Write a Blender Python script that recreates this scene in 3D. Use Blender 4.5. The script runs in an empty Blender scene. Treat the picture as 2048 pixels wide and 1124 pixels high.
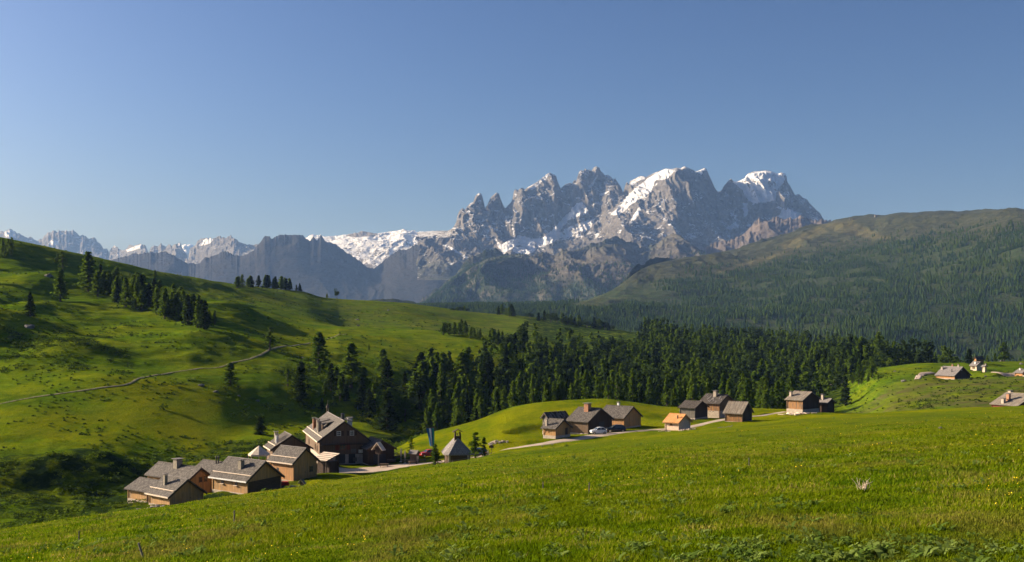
import bpy, math, random
import numpy as np
from mathutils import Vector, Matrix
R = math.radians
rng = np.random.default_rng(7)
random.seed(7)
scene = bpy.context.scene
COL = scene.collection
F = 2196.0; CX = 1024.0; HY = 650.0      # focal length (px of a 2048 wide frame), principal column, horizon row

# ------------------------------------------------------------------ noise
def _hash(ix, iy, seed):
    h = (ix.astype(np.int64) * 374761393 + iy.astype(np.int64) * 668265263 + seed * 974634777) & 0xffffffff
    h = ((h ^ (h >> 13)) * 1274126177) & 0xffffffff
    h = h ^ (h >> 16)
    return (h & 0xffff) / 65535.0
def vnoise(x, y, seed=0):
    xf = np.floor(x); yf = np.floor(y)
    u = x - xf; v = y - yf
    u = u * u * u * (u * (u * 6 - 15) + 10); v = v * v * v * (v * (v * 6 - 15) + 10)
    a = _hash(xf, yf, seed); b = _hash(xf + 1, yf, seed); c = _hash(xf, yf + 1, seed); d = _hash(xf + 1, yf + 1, seed)
    return (a + (b - a) * u) * (1 - v) + (c + (d - c) * u) * v
def fbm(x, y, seed=0, octv=4, lac=2.03, gain=.5):
    s = 0; a = 1; t = 0
    for i in range(octv):
        s = s + a * (vnoise(x, y, seed + i * 17) * 2 - 1); t += a
        x, y = x * lac * .8 + y * lac * .6 + 3.1, y * lac * .8 - x * lac * .6 + 1.7; a *= gain
    return s / t
def ridged(x, y, seed=0, octv=5, gain=.5):
    s = 0; a = 1; t = 0
    for i in range(octv):
        s = s + a * (1 - np.abs(vnoise(x, y, seed + i * 13) * 2 - 1) * 2); t += a
        x, y = x * 1.66 + y * 1.15 + 5.3, y * 1.66 - x * 1.15 + 2.9; a *= gain
    return s / t

# ------------------------------------------------------------------ monotone cubic interpolation
def pchip_slopes(xk, yk):
    h = xk[..., 1:] - xk[..., :-1]
    d = (yk[..., 1:] - yk[..., :-1]) / h
    m = np.zeros_like(yk)
    d0 = d[..., :-1]; d1 = d[..., 1:]; h0 = h[..., :-1]; h1 = h[..., 1:]
    w1 = 2 * h1 + h0; w2 = h1 + 2 * h0
    with np.errstate(divide='ignore', invalid='ignore'):
        mm = (w1 + w2) / (w1 / d0 + w2 / d1)
    m[..., 1:-1] = np.where(d0 * d1 > 0, mm, 0)
    m[..., 0] = d[..., 0]; m[..., -1] = d[..., -1]
    return m
def hermite(x0, x1, y0, y1, m0, m1, x):
    h = x1 - x0; t = np.clip((x - x0) / h, 0, 1)
    t2 = t * t; t3 = t2 * t
    return (2 * t3 - 3 * t2 + 1) * y0 + (t3 - 2 * t2 + t) * h * m0 + (-2 * t3 + 3 * t2) * y1 + (t3 - t2) * h * m1
def interp(x, xk, yk):
    xk = np.asarray(xk, float); yk = np.asarray(yk, float)
    m = pchip_slopes(xk, yk); m[0] = m[-1] = 0
    i = np.clip(np.searchsorted(xk, x) - 1, 0, len(xk) - 2)
    return hermite(xk[i], xk[i + 1], yk[i], yk[i + 1], m[i], m[i + 1], x)
def loft_eval(YK, ZK, Y):
    """YK, ZK: (n,K) knots of every column, Y: (n,)"""
    M = pchip_slopes(YK, ZK)
    K = YK.shape[1]
    idx = np.clip((YK <= Y[:, None]).sum(1) - 1, 0, K - 2)
    r = np.arange(len(Y))
    return hermite(YK[r, idx], YK[r, idx + 1], ZK[r, idx], ZK[r, idx + 1], M[r, idx], M[r, idx + 1], Y)
def zrow(row, Y): return (HY - row) / F * Y

# ------------------------------------------------------------------ the near terrain
CE = [(-600,1180,110),(0,1070,140),(150,1042,150),(280,1026,158),(420,1014,164),(560,994,177),(680,962,192),(850,935,205),(1000,905,214),
      (1110,889,222),(1180,879,230),(1330,864,238),(1500,846,251),(1680,828,275),(1800,823,265),(1950,816,235),(2048,812,215),(2600,780,200)]
CB = [(-600,1190,120),(0,1082,155),(150,1056,170),(280,1036,182),(420,1000,190),(500,962,215),(600,925,250),(760,912,262),(850,868,298),
      (950,843,308),(1040,813,318),(1120,803,322),(1200,799,324),(1260,806,326),(1340,815,328),(1560,817,326),(1680,827,312),(1800,830,295),(2048,832,248),(2600,830,235)]
CC = [(-600,1100,200),(0,1000,220),(150,990,228),(280,990,232),(420,955,242),(520,915,268),(650,900,290),(760,890,313),(850,880,348),
      (950,860,365),(1050,838,392),(1200,828,408),(1340,828,415),(1560,832,410),(1680,836,380),(1800,838,335),(2048,845,290),(2600,850,270)]
CD = [(-600,960,240),(0,920,240),(100,905,246),(150,906,250),(220,916,254),(285,938,258),(340,938,262),(420,922,268),(520,890,287),(650,882,307),(760,874,328),
      (900,860,367),(1050,826,430),(1200,806,455),(1340,804,475),(1560,806,480),(1680,812,430),(1800,816,352),(2048,808,320),(2600,800,310)]
CM = [(-600,900,255),(0,898,254),(150,890,263),(230,896,270),(300,905,275),(420,892,288),(520,872,304),(650,866,324),(760,862,342),
      (900,850,381),(1050,808,455),(1200,793,490),(1340,790,520),(1560,793,520),(1680,800,450),(1800,800,375),(2048,785,350),(2600,780,340)]
CD2 = [(-600,885,270),(0,880,265),(150,875,275),(300,866,290),(430,866,302),(520,856,319),(650,850,339),(760,848,354),
      (900,838,396),(1050,795,475),(1200,778,540),(1340,775,570),(1560,780,570),(1680,788,480),(1760,782,410),(1850,770,395),(2048,768,372),(2600,760,370)]
CF = [(-600,855,300),(0,813,305),(150,788,322),(290,760,342),(400,750,356),(530,742,376),(650,750,396),(760,768,413),(900,788,437),
      (1050,768,500),(1200,740,600),(1340,750,640),(1560,757,640),(1680,766,540),(1760,753,450),(1850,748,430),(1900,757,420),(2048,752,410),(2600,735,420)]
CG = [(-600,640,430),(0,600,500),(150,592,540),(300,602,560),(450,618,580),(600,650,605),(700,656,635),(880,663,640),(1010,681,625),
      (1060,693,620),(1200,708,680),(1340,722,720),(1560,738,740),(1700,735,640),(1780,733,540),(1860,727,520),(1930,726,530),(2048,724,560),(2600,700,600)]
CH = [(-600,540,560),(0,525,620),(150,548,650),(300,568,690),(450,592,740),(600,620,780),(700,661,740),(880,678,720),(1010,694,710),
      (1200,700,790),(1340,706,820),(1560,722,840),(1700,750,760),(1850,765,700),(2048,765,720),(2600,745,760)]
CI = [(-600,350,730),(-200,430,710),(0,475,720),(100,493,735),(200,515,755),(310,543,790),(450,567,900),(540,577,950),(600,583,980),(650,596,980),
      (700,600,1000),(800,606,1030),(850,612,1060),(950,625,1110),(1050,633,1160),(1150,647,1160),(1280,667,1100),(1400,688,1010),
      (1560,698,960),(1700,712,930),(1800,735,900),(1900,765,880),(2048,800,880),(2600,800,880)]
def curve(c, px):
    a = np.array(c, float)
    Y = interp(px, a[:, 0], a[:, 2]); Z = interp(px, a[:, 0], zrow(a[:, 1], a[:, 2]))
    return Y, Z
# foreground meadow: a smooth tilted sheet fitted through its far edge
_e = np.array(CE[1:-1], float)
_Xe = (_e[:, 0] - CX) / F * _e[:, 2]; _Ye = _e[:, 2]; _Ze = zrow(_e[:, 1], _Ye) 
CAMH = 2.7
_extra = [(-24.0, 45.0, -9.7), (0, 21.0, -4.55), (8.4, 18.0, -3.9), (-12, 30, -6.4)]
_Xe = np.append(_Xe, [p[0] for p in _extra]); _Ye = np.append(_Ye, [p[1] for p in _extra]); _Ze = np.append(_Ze, [p[2] for p in _extra])
_A = np.stack([_Xe, _Ye, _Xe**2 / 100, _Xe * _Ye / 100, _Ye**2 / 100], 1)
_W = np.ones(len(_Xe)); _W[-4:] = 3
_cf = np.linalg.lstsq(_A * _W[:, None], (_Ze + CAMH) * _W, rcond=None)[0]
def z_fore(X, Y):
    X = np.clip(X, -160, 160)
    return -CAMH + _cf[0] * X + _cf[1] * Y + (_cf[2] * X**2 + _cf[3] * X * Y + _cf[4] * Y**2) / 100
PADS = []        # (X, Y, Z, radius): ground levelled round houses and roads
def ss(a, b, x):
    t = np.clip((x - a) / (b - a), 0, 1); return t * t * (3 - 2 * t)
def base_height(X, Y):
    X = np.asarray(X, float).ravel(); Y = np.asarray(Y, float).ravel()
    Ys = np.maximum(Y, 20)
    px = np.clip(CX + F * X / Ys, -600, 2600)
    EY, EZ = curve(CE, px)
    ks = []
    Xc = (px - CX) / F
    for f in (.45, .6, .8):
        zf = z_fore(Xc * EY * f, EY * f)
        if f == .8: zf = zf * .5 + .5 * (EZ + (z_fore(Xc * EY * f, EY * f) - z_fore(Xc * EY, EY)))
        ks.append((EY * f, zf))
    ks.append((EY, EZ))
    for c in (CB, CC, CD, CM, CD2, CF, CG, CH, CI): ks.append(curve(c, px))
    IY, IZ = ks[-1]
    ks.append((IY * 1.3, IZ - 45)); ks.append((IY * 2.3, IZ * 0 - 330)); ks.append((IY * 3, IZ * 0 - 340))
    YK = np.stack([k[0] for k in ks], 1); ZK = np.stack([k[1] for k in ks], 1)
    for j in range(1, YK.shape[1]): YK[:, j] = np.maximum(YK[:, j], YK[:, j - 1] + 4)
    z = loft_eval(YK, ZK, np.clip(Y, YK[:, 0], YK[:, -1] - 1))
    b = ss(.45, .56, Y / EY)
    z = z_fore(X, Y) * (1 - b) + z * b
    # relief
    far = ss(1.0, 1.15, Y / EY)
    z = z + (1 - far) * (fbm(X / 9, Y / 9, 3, 3) * .22 * ss(8, 60, Y) + fbm(X / 2.2, Y / 2.2, 5, 2) * .05)
    hill = ss(250, 330, Y) * (1 - ss(1500, 1600, Y))
    left = 1 - ss(900, 1150, px)
    right = ss(1690, 1760, px)
    am = hill * (.35 + 1.5 * left * ss(300, 420, Y) + .3 * right)
    am = am * (1 - .35 * ss(450, 600, px) * (px < 1100)) * (1 - .45 * ss(.9, 1.0, Y / IY) * (Y < IY * 1.2))
    z = z + am * fbm(X / 42, Y / 55, 11, 4) + am * .28 * fbm(X / 9, Y / 9, 31, 3)
    lh = left * hill * ss(330, 400, Y) * (1 - .7 * ss(.9, 1, Y / IY) * (Y < IY * 1.2))
    z = z + lh * (1 - .75 * ss(430, 600, px)) * (fbm(X / 75 + 4.3, Y / 95, 101, 3) * 2.4 + fbm(X / 22, Y / 26, 103, 4) * 1.7)
    for (qx, qy, qh, ra, rb) in ((-196, 398, 11.0, 23, 42), (-150, 372, 5.0, 16, 26), (-205, 460, 4, 18, 30), (-118, 415, 3.0, 16, 30), (-128, 330, 2.5, 16, 16), (-140, 545, 5, 22, 45), (-230, 560, 6, 22, 50)):  # hillocks added so their right flanks shade the left slope
        z = z + qh * np.exp(-((X - qx) / ra) ** 2 - ((Y - qy) / rb) ** 2) * (px < 1000)
    gl = ss(.99, 1.1, Y / EY) * (1 - ss(262, 285, Y)) * (1 - ss(420, 560, px))
    z = z + gl * (fbm(X / 12, Y / 12, 41, 4) * 1.6)
    st = ss(1, 1.05, Y / EY) * hill * ss(560, 620, px) * (1 - ss(1000, 1060, px)) * ss(330, 360, Y) * (1 - ss(430, 470, Y))
    z = z + st * fbm(X / 16, Y / 16, 47, 3) * 1.6
    return z
def height(X, Y):
    X = np.asarray(X, float); shp = X.shape
    Y = np.broadcast_to(np.asarray(Y, float), shp)
    z = base_height(X, Y)
    if PADS:
        x = X.ravel(); y = Y.ravel()
        num = np.zeros_like(x); den = np.full_like(x, .12); mx = np.zeros_like(x)
        for (a, b, dz, r) in PADS:
            sel = (np.abs(x - a) < 3 * r) & (np.abs(y - b) < 3 * r)
            if not sel.any(): continue
            w = np.exp(-(((x[sel] - a) ** 2 + (y[sel] - b) ** 2) / r ** 2) ** 1.5)
            num[sel] += w * dz; den[sel] += w
        z = z + num / den
    return z.reshape(shp)
def hz(X, Y): return float(height(np.array([X]), np.array([Y]))[0])
def P(px, row, Y): return ((px - CX) / F * Y, Y, zrow(row, Y))
_YS = np.geomspace(9, 1500, 1500)
def onground(px, row, ymin=9, ymax=1500):
    """first point of the ground seen along that line of sight"""
    Ys = _YS[(_YS >= ymin) & (_YS <= ymax)]
    X = (px - CX) / F * Ys
    z = height(X, Ys)
    r = HY - F * z / Ys
    i = np.argmax(r <= row) if (r <= row).any() else int(np.argmin(r))
    if i == 0: return float(X[0]), float(Ys[0]), float(z[0])
    t = (r[i - 1] - row) / max(1e-6, (r[i - 1] - r[i])); t = min(max(t, 0), 1)
    Y = Ys[i - 1] + (Ys[i] - Ys[i - 1]) * t
    x = (px - CX) / F * Y
    return float(x), float(Y), hz(x, Y)

# ------------------------------------------------------------------ scene helpers
def mesh_np(name, verts, faces, uv=None, attrs=None, smooth=False, mats=None, midx=None):
    """verts (n,3); faces (m,k) array or list of such arrays"""
    fl = faces if isinstance(faces, list) else [faces]
    fl = [np.asarray(f, np.int32) for f in fl if len(f)]
    me = bpy.data.meshes.new(name)
    verts = np.asarray(verts, np.float32)
    me.vertices.add(len(verts)); me.vertices.foreach_set('co', verts.ravel())
    loops = np.concatenate([f.ravel() for f in fl]); tot = np.concatenate([np.full(len(f), f.shape[1], np.int32) for f in fl])
    st = np.concatenate([[0], np.cumsum(tot)[:-1]]).astype(np.int32)
    me.loops.add(len(loops)); me.loops.foreach_set('vertex_index', loops)
    me.polygons.add(len(tot)); me.polygons.foreach_set('loop_start', st); me.polygons.foreach_set('loop_total', tot)
    if midx is not None: me.polygons.foreach_set('material_index', np.asarray(midx, np.int32))
    if uv is not None:
        l = me.uv_layers.new(name='UVMap'); l.data.foreach_set('uv', np.asarray(uv, np.float32).ravel())
    for k, v in (attrs or {}).items():
        v = np.asarray(v, np.float32)
        if v.ndim == 1:
            a = me.attributes.new(k, 'FLOAT', 'POINT'); a.data.foreach_set('value', v)
        else:
            a = me.attributes.new(k, 'FLOAT_COLOR', 'POINT'); a.data.foreach_set('color', v.ravel())
    for m in (mats or []): me.materials.append(m)
    me.update(); me.validate()
    if smooth: me.polygons.foreach_set('use_smooth', np.ones(len(tot), bool))
    return me
def link(name, me, parent=None, loc=None):
    o = bpy.data.objects.new(name, me); COL.objects.link(o)
    if parent is not None: o.parent = parent
    if loc is not None: o.location = loc
    return o
def tag(o, label=None, cat=None, group=None, kind=None):
    if label: o['label'] = label
    if cat: o['category'] = cat
    if group: o['group'] = group
    if kind: o['kind'] = kind
    return o
def empty(name, loc, rz=0):
    o = bpy.data.objects.new(name, None); COL.objects.link(o); o.location = loc; o.rotation_euler = (0, 0, rz)
    o.empty_display_size = .3
    return o

class MB:
    """collects boxes, prisms and tubes; uv in metres"""
    def __init__(s): s.v = []; s.f = []; s.uv = []
    def quad(s, pts, uvs=None):
        n = len(s.v); pts = [Vector(p) for p in pts]; s.v += pts; s.f.append(tuple(range(n, n + len(pts))))
        if uvs is None:
            nrm = (pts[1] - pts[0]).cross(pts[2] - pts[0])
            if nrm.length < 1e-9: nrm = Vector((0, 0, 1))
            nrm.normalize()
            if abs(nrm.z) > .92: uvs = [(p.x, p.y) for p in pts]
            else:
                t = Vector((-nrm.y, nrm.x, 0)).normalized(); b = nrm.cross(t)
                uvs = [(p.dot(t), p.dot(b)) for p in pts]
        s.uv += uvs
    def box(s, c, d, M=None):
        x, y, z = c; a, b, h = d[0] / 2, d[1] / 2, d[2] / 2
        p = [Vector((x + i * a, y + j * b, z + k * h)) for i in (-1, 1) for j in (-1, 1) for k in (-1, 1)]
        if M is not None: p = [M @ q for q in p]
        for q in ((0, 1, 3, 2), (4, 6, 7, 5), (0, 4, 5, 1), (2, 3, 7, 6), (1, 5, 7, 3), (0, 2, 6, 4)): s.quad([p[i] for i in q])
    def hexa(s, lo, hi):
        """lo, hi: four points each, same winding (counter-clockwise from above)"""
        n = len(lo)
        s.quad(list(reversed(lo))); s.quad(hi)
        for i in range(n):
            j = (i + 1) % n; s.quad([lo[i], lo[j], hi[j], hi[i]])
    def tube(s, a, b, r0, r1=None, n=8, cap=True):
        a = Vector(a); b = Vector(b); r1 = r0 if r1 is None else r1
        d = (b - a).normalized(); u = d.orthogonal().normalized(); w = d.cross(u)
        A = [a + (u * math.cos(2 * math.pi * i / n) + w * math.sin(2 * math.pi * i / n)) * r0 for i in range(n)]
        B = [b + (u * math.cos(2 * math.pi * i / n) + w * math.sin(2 * math.pi * i / n)) * r1 for i in range(n)]
        for i in range(n):
            j = (i + 1) % n; s.quad([A[i], A[j], B[j], B[i]])
        if cap: s.quad(list(reversed(A))); s.quad(B)
    def mesh(s, name, m, smooth=False):
        me = bpy.data.meshes.new(name)
        me.from_pydata([tuple(v) for v in s.v], [], s.f)
        l = me.uv_layers.new(name='UVMap'); l.data.foreach_set('uv', np.array(s.uv, np.float32).ravel())
        for x in (m if isinstance(m, (list, tuple)) else [m]): me.materials.append(x)
        if smooth:
            me.polygons.foreach_set('use_smooth', np.ones(len(s.f), bool))
        me.update()
        return me
    def build(s, name, m, parent=None, loc=None, smooth=False): return link(name, s.mesh(name, m, smooth), parent, loc)

# ------------------------------------------------------------------ materials
class NT:
    def __init__(s, name):
        s.m = bpy.data.materials.new(name); s.m.use_nodes = True; s.t = s.m.node_tree; s.t.nodes.clear()
        s.out = s.n('ShaderNodeOutputMaterial'); s.b = s.n('ShaderNodeBsdfPrincipled'); s.l(s.b.outputs[0], s.out.inputs[0])
        s.b.inputs['Roughness'].default_value = .9; s.b.inputs['Specular IOR Level'].default_value = .2
    def n(s, t, **k):
        x = s.t.nodes.new(t)
        for a, v in k.items():
            if a in x.inputs.keys() if isinstance(a, str) and not hasattr(x, a) else False: x.inputs[a].default_value = v
            else: setattr(x, a, v)
        return x
    def l(s, a, b): s.t.links.new(a, b)
    def val(s, sock, v):
        if hasattr(v, 'is_output') or isinstance(v, bpy.types.NodeSocket): s.l(v, sock)
        else: sock.default_value = v
    def coord(s, kind='Object', scale=None, loc=None):
        c = s.n('ShaderNodeTexCoord').outputs[kind]
        if scale is not None:
            m = s.n('ShaderNodeMapping'); s.l(c, m.inputs[0]); m.inputs['Scale'].default_value = scale
            if loc: m.inputs['Location'].default_value = loc
            return m.outputs[0]
        return c
    def wpos(s, scale=None):
        c = s.n('ShaderNodeNewGeometry').outputs['Position']
        if scale is not None:
            m = s.n('ShaderNodeMapping'); s.l(c, m.inputs[0]); m.inputs['Scale'].default_value = scale; return m.outputs[0]
        return c
    def noise(s, vec, scale, detail=4, rough=.55, out=0, dist=0):
        x = s.n('ShaderNodeTexNoise'); s.l(vec, x.inputs['Vector']); x.inputs['Scale'].default_value = scale
        x.inputs['Detail'].default_value = detail; x.inputs['Roughness'].default_value = rough; x.inputs['Distortion'].default_value = dist
        return x.outputs[out]
    def ramp(s, f, pts, interp='LINEAR'):
        x = s.n('ShaderNodeValToRGB'); s.val(x.inputs[0], f); e = x.color_ramp.elements; x.color_ramp.interpolation = interp
        while len(e) < len(pts): e.new(.5)
        for i, (p, c) in enumerate(pts):
            e[i].position = p; e[i].color = (c, c, c, 1) if not isinstance(c, (tuple, list)) else (*c, 1)
        return x.outputs[0]
    def mix(s, f, a, b, blend='MIX'):
        x = s.n('ShaderNodeMix', data_type='RGBA', blend_type=blend)
        s.val(x.inputs[0], f)
        for i, v in ((6, a), (7, b)):
            if isinstance(v, (tuple, list)): x.inputs[i].default_value = (*v, 1) if len(v) == 3 else v
            else: s.l(v, x.inputs[i])
        return x.outputs[2]
    def math(s, op, a, b=0.0, c=None):
        x = s.n('ShaderNodeMath', operation=op); s.val(x.inputs[0], a); s.val(x.inputs[1], b)
        if c is not None: s.val(x.inputs[2], c)
        return x.outputs[0]
    def attr(s, name, out='Fac'):
        x = s.n('ShaderNodeAttribute'); x.attribute_name = name; return x.outputs[out]
    def bump(s, h, strength=.5, dist=.1):
        x = s.n('ShaderNodeBump'); s.l(h, x.inputs['Height']); x.inputs['Strength'].default_value = strength; x.inputs['Distance'].default_value = dist
        s.l(x.outputs[0], s.b.inputs['Normal']); return x
    def color(s, c): 
        if isinstance(c, (tuple, list)): s.b.inputs['Base Color'].default_value = (*c, 1)
        else: s.l(c, s.b.inputs['Base Color'])
    def sep(s, v):
        x = s.n('ShaderNodeSeparateXYZ'); s.l(v, x.inputs[0]); return x.outputs
    def comb(s, x, y, z):
        c = s.n('ShaderNodeCombineXYZ'); s.val(c.inputs[0], x); s.val(c.inputs[1], y); s.val(c.inputs[2], z); return c.outputs[0]

def plain(name, c, rough=.7, metal=0, spec=.3):
    t = NT(name); n = t.noise(t.coord('Object'), 3, 4)
    t.color(t.mix(t.ramp(n, [(.3, 0), (.7, 1)]), tuple(x * .8 for x in c), tuple(min(1, x * 1.12) for x in c)))
    t.b.inputs['Roughness'].default_value = rough; t.b.inputs['Metallic'].default_value = metal; t.b.inputs['Specular IOR Level'].default_value = spec
    return t.m

def wood(name, c1, c2, weather=(.2, .18, .16), wamt=.5, board=.19, low=True):
    """vertical boards, each with its own tone; grain and weather streaks"""
    t = NT(name); uv = t.coord('UV'); x, y, z = t.sep(uv)
    bi = t.math('FLOOR', t.math('DIVIDE', x, board))
    wn = t.n('ShaderNodeTexWhiteNoise', noise_dimensions='1D'); t.l(bi, wn.inputs['W'])
    tone = wn.outputs['Value']
    base = t.mix(tone, c1, c2)
    streak = t.noise(t.comb(t.math('MULTIPLY', x, 9), t.math('MULTIPLY', y, .7), tone), 1.0, 5, .6)
    base = t.mix(t.ramp(streak, [(.35, 0), (.7, 1)]), base, t.mix(.55, base, (c1[0] * .35, c1[1] * .35, c1[2] * .35)))
    w = t.noise(t.comb(t.math('MULTIPLY', x, 1.7), t.math('MULTIPLY', y, .35), 3.0), 1.0, 4, .65)
    wf = t.ramp(w, [(.42, 0), (.68, wamt)])
    base = t.mix(wf, base, weather)
    gap = t.math('FRACT', t.math('DIVIDE', x, board))
    g = t.ramp(t.math('ABSOLUTE', t.math('SUBTRACT', gap, .5)), [(.44, 1), (.49, 0)])
    base = t.mix(g, tuple(q * .25 for q in c1), base)
    t.color(base); t.b.inputs['Roughness'].default_value = .8
    t.bump(t.math('ADD', g, t.math('MULTIPLY', streak, .3)), .5, .03)
    return t.m
def logs(name, c1, c2, h=.24):
    t = NT(name); x, y, z = t.sep(t.coord('UV'))
    fr = t.math('FRACT', t.math('DIVIDE', y, h)); g = t.ramp(t.math('ABSOLUTE', t.math('SUBTRACT', fr, .5)), [(.36, 1), (.5, 0)])
    n = t.noise(t.comb(t.math('MULTIPLY', x, .8), t.math('MULTIPLY', y, 9), 0), 1, 4)
    t.color(t.mix(g, tuple(q * .3 for q in c1), t.mix(t.ramp(n, [(.3, 0), (.7, 1)]), c1, c2)))
    t.bump(g, .8, .06); return t.m
def shingle(name, c1, c2, c3, rw=.26, rh=.32, moss=.0):
    t = NT(name); uv = t.coord('UV')
    br = t.n('ShaderNodeTexBrick'); t.l(uv, br.inputs['Vector']); br.offset = .5
    for k, v in (('Scale', 1.0), ('Mortar Size', .02), ('Mortar Smooth', .3), ('Bias', 0), ('Brick Width', rw), ('Row Height', rh)): br.inputs[k].default_value = v
    br.inputs['Color1'].default_value = (0, 0, 0, 1); br.inputs['Color2'].default_value = (1, 1, 1, 1); br.inputs['Mortar'].default_value = (0, 0, 0, 1)
    x, y, z = t.sep(uv)
    wn = t.n('ShaderNodeTexWhiteNoise', noise_dimensions='2D')
    t.l(t.comb(t.math('FLOOR', t.math('DIVIDE', x, rw * .5)), t.math('FLOOR', t.math('DIVIDE', y, rh)), 0), wn.inputs['Vector'])
    base = t.mix(wn.outputs['Value'], c1, c2)
    big = t.noise(uv, .7, 5, .65)
    base = t.mix(t.ramp(big, [(.45, 0), (.7, .6)]), base, c3)
    base = t.mix(t.ramp(br.outputs['Fac'], [(0, 0), (1, .75)]), base, tuple(q * .2 for q in c1))
    t.color(base); t.b.inputs['Roughness'].default_value = .85
    saw = t.math('FRACT', t.math('DIVIDE', y, rh))
    t.bump(t.math('ADD', t.math('MULTIPLY', saw, .7), t.math('MULTIPLY', wn.outputs['Value'], .5)), .7, .05)
    return t.m
def stone(name, c1, c2, sc=2.2, mortar=.3):
    t = NT(name); v = t.n('ShaderNodeTexVoronoi'); t.l(t.coord('Object'), v.inputs['Vector']); v.inputs['Scale'].default_value = sc
    e = t.n('ShaderNodeTexVoronoi', feature='DISTANCE_TO_EDGE'); t.l(t.coord('Object'), e.inputs['Vector']); e.inputs['Scale'].default_value = sc
    r, g, b = t.n('ShaderNodeSeparateColor'), None, None
    t.l(v.outputs['Color'], r.inputs[0])
    base = t.mix(r.outputs[0], c1, c2)
    base = t.mix(t.ramp(e.outputs[0], [(.02, mortar), (.08, 0)]), base, tuple(q * .4 for q in c1))
    n = t.noise(t.coord('Object'), 9, 5); base = t.mix(t.ramp(n, [(.35, 0), (.75, .5)]), base, tuple(q * .6 for q in c1))
    t.color(base); t.bump(e.outputs[0], .6, .1); return t.m

def leafy(name, c1, c2, trans=.35, hue=.5):
    t = NT(name)
    oi = t.n('ShaderNodeObjectInfo').outputs['Random']; at = t.attr('tint')
    f = t.math('FRACT', t.math('ADD', oi, at))
    p = t.wpos(); n = t.noise(p, 1.3, 3, .6)
    c = t.mix(f, c1, c2); c = t.mix(t.ramp(n, [(.35, .55), (.65, 0)]), c, tuple(q * .5 for q in c1))
    d = t.n('ShaderNodeBsdfDiffuse'); tr = t.n('ShaderNodeBsdfTranslucent'); mx = t.n('ShaderNodeMixShader')
    t.l(c, d.inputs[0]); t.l(t.mix(.5, c, (c2[0] * 1.5, c2[1] * 1.5, c2[2] * .8)), tr.inputs[0]); mx.inputs[0].default_value = trans
    t.l(d.outputs[0], mx.inputs[1]); t.l(tr.outputs[0], mx.inputs[2]); t.l(mx.outputs[0], t.out.inputs[0]); t.t.nodes.remove(t.b)
    return t.m
M = {}
M['larch'] = leafy('fresh_larch_needles', (.042, .088, .010), (.115, .172, .020), .42)
M['spruce'] = leafy('dark_spruce_needles', (.014, .030, .010), (.036, .058, .016), .2)
M['pine'] = leafy('pine_needles', (.028, .050, .014), (.045, .072, .018), .25)
M['shrub'] = leafy('shrub_leaves', (.055, .100, .010), (.115, .165, .018), .3)
M['shrub_dark'] = leafy('dwarf_alder_leaves', (.020, .038, .008), (.040, .066, .012), .3)
M['grass'] = leafy('grass_blades', (.060, .105, .008), (.115, .155, .014), .4)
M['broadleaf'] = leafy('broad_leaves', (.11, .18, .03), (.22, .29, .07), .3)
M['hillforest'] = leafy('hillside_conifers', (.011, .031, .006), (.062, .096, .012), .2)
M['bark'] = plain('grey_brown_bark', (.11, .085, .065), .95)
M['orange'] = wood('fresh_orange_boards', (.58, .29, .11), (.42, .21, .085), (.26, .18, .11), .5)
M['tan'] = wood('pale_tan_boards', (.60, .34, .13), (.42, .235, .09), (.24, .18, .115), .75)
M['brown'] = wood('brown_boards', (.20, .125, .075), (.14, .088, .052), (.13, .10, .08), .6)
M['darkwood'] = wood('dark_boards', (.085, .05, .032), (.055, .035, .024), (.07, .06, .05), .5)
M['greywood'] = wood('silver_grey_boards', (.24, .215, .18), (.16, .14, .115), (.11, .10, .09), .7)
M['streaked'] = wood('orange_boards_with_grey_streaks', (.48, .23, .08), (.30, .17, .075), (.10, .085, .07), 1.0)
M['redwood'] = wood('red_stained_boards', (.23, .06, .03), (.17, .045, .025), (.12, .05, .03), .4)
M['logs'] = logs('dark_log_wall', (.07, .045, .03), (.12, .08, .05))
M['plaster'] = plain('pale_pink_plaster', (.70, .50, .38), .9)
M['cream'] = plain('cream_render', (.62, .50, .36), .9)
M['shingle'] = shingle('grey_wooden_shingles', (.052, .045, .039), (.185, .163, .142), (.100, .088, .076))
M['shingle_dark'] = shingle('dark_wooden_shingles', (.038, .031, .026), (.135, .115, .097), (.075, .062, .052))
M['shingle_plank'] = shingle('long_grey_roof_boards', (.13, .11, .09), (.29, .25, .20), (.20, .15, .10), .22, 1.5)
M['shingle_new'] = shingle('new_orange_larch_shingles', (.72, .34, .13), (.60, .26, .09), (.66, .32, .14), .3, .5)
M['shingle_grey'] = shingle('pale_grey_slabs', (.16, .145, .135), (.25, .225, .21), (.20, .18, .17), .5, .4)
M['stonewall'] = stone('pale_stone_wall', (.52, .43, .34), (.38, .32, .26), 2.6)
M['chimstone'] = stone('chimney_stone', (.36, .31, .24), (.26, .23, .18), 3.5)
M['paleboard'] = plain('new_pale_board', (.68, .55, .42), .8)
M['black'] = plain('black_metal', (.03, .03, .035), .5)
M['glass'] = plain('dark_window_glass', (.04, .05, .06), .08, 0, .6)
M['white'] = plain('white_paint', (.75, .74, .70), .6)
M['brick'] = plain('red_brown_brick', (.38, .19, .11), .9)
M['rock'] = stone('lichened_rock', (.17, .16, .14), (.11, .105, .095), 1.3, .1)

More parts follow.
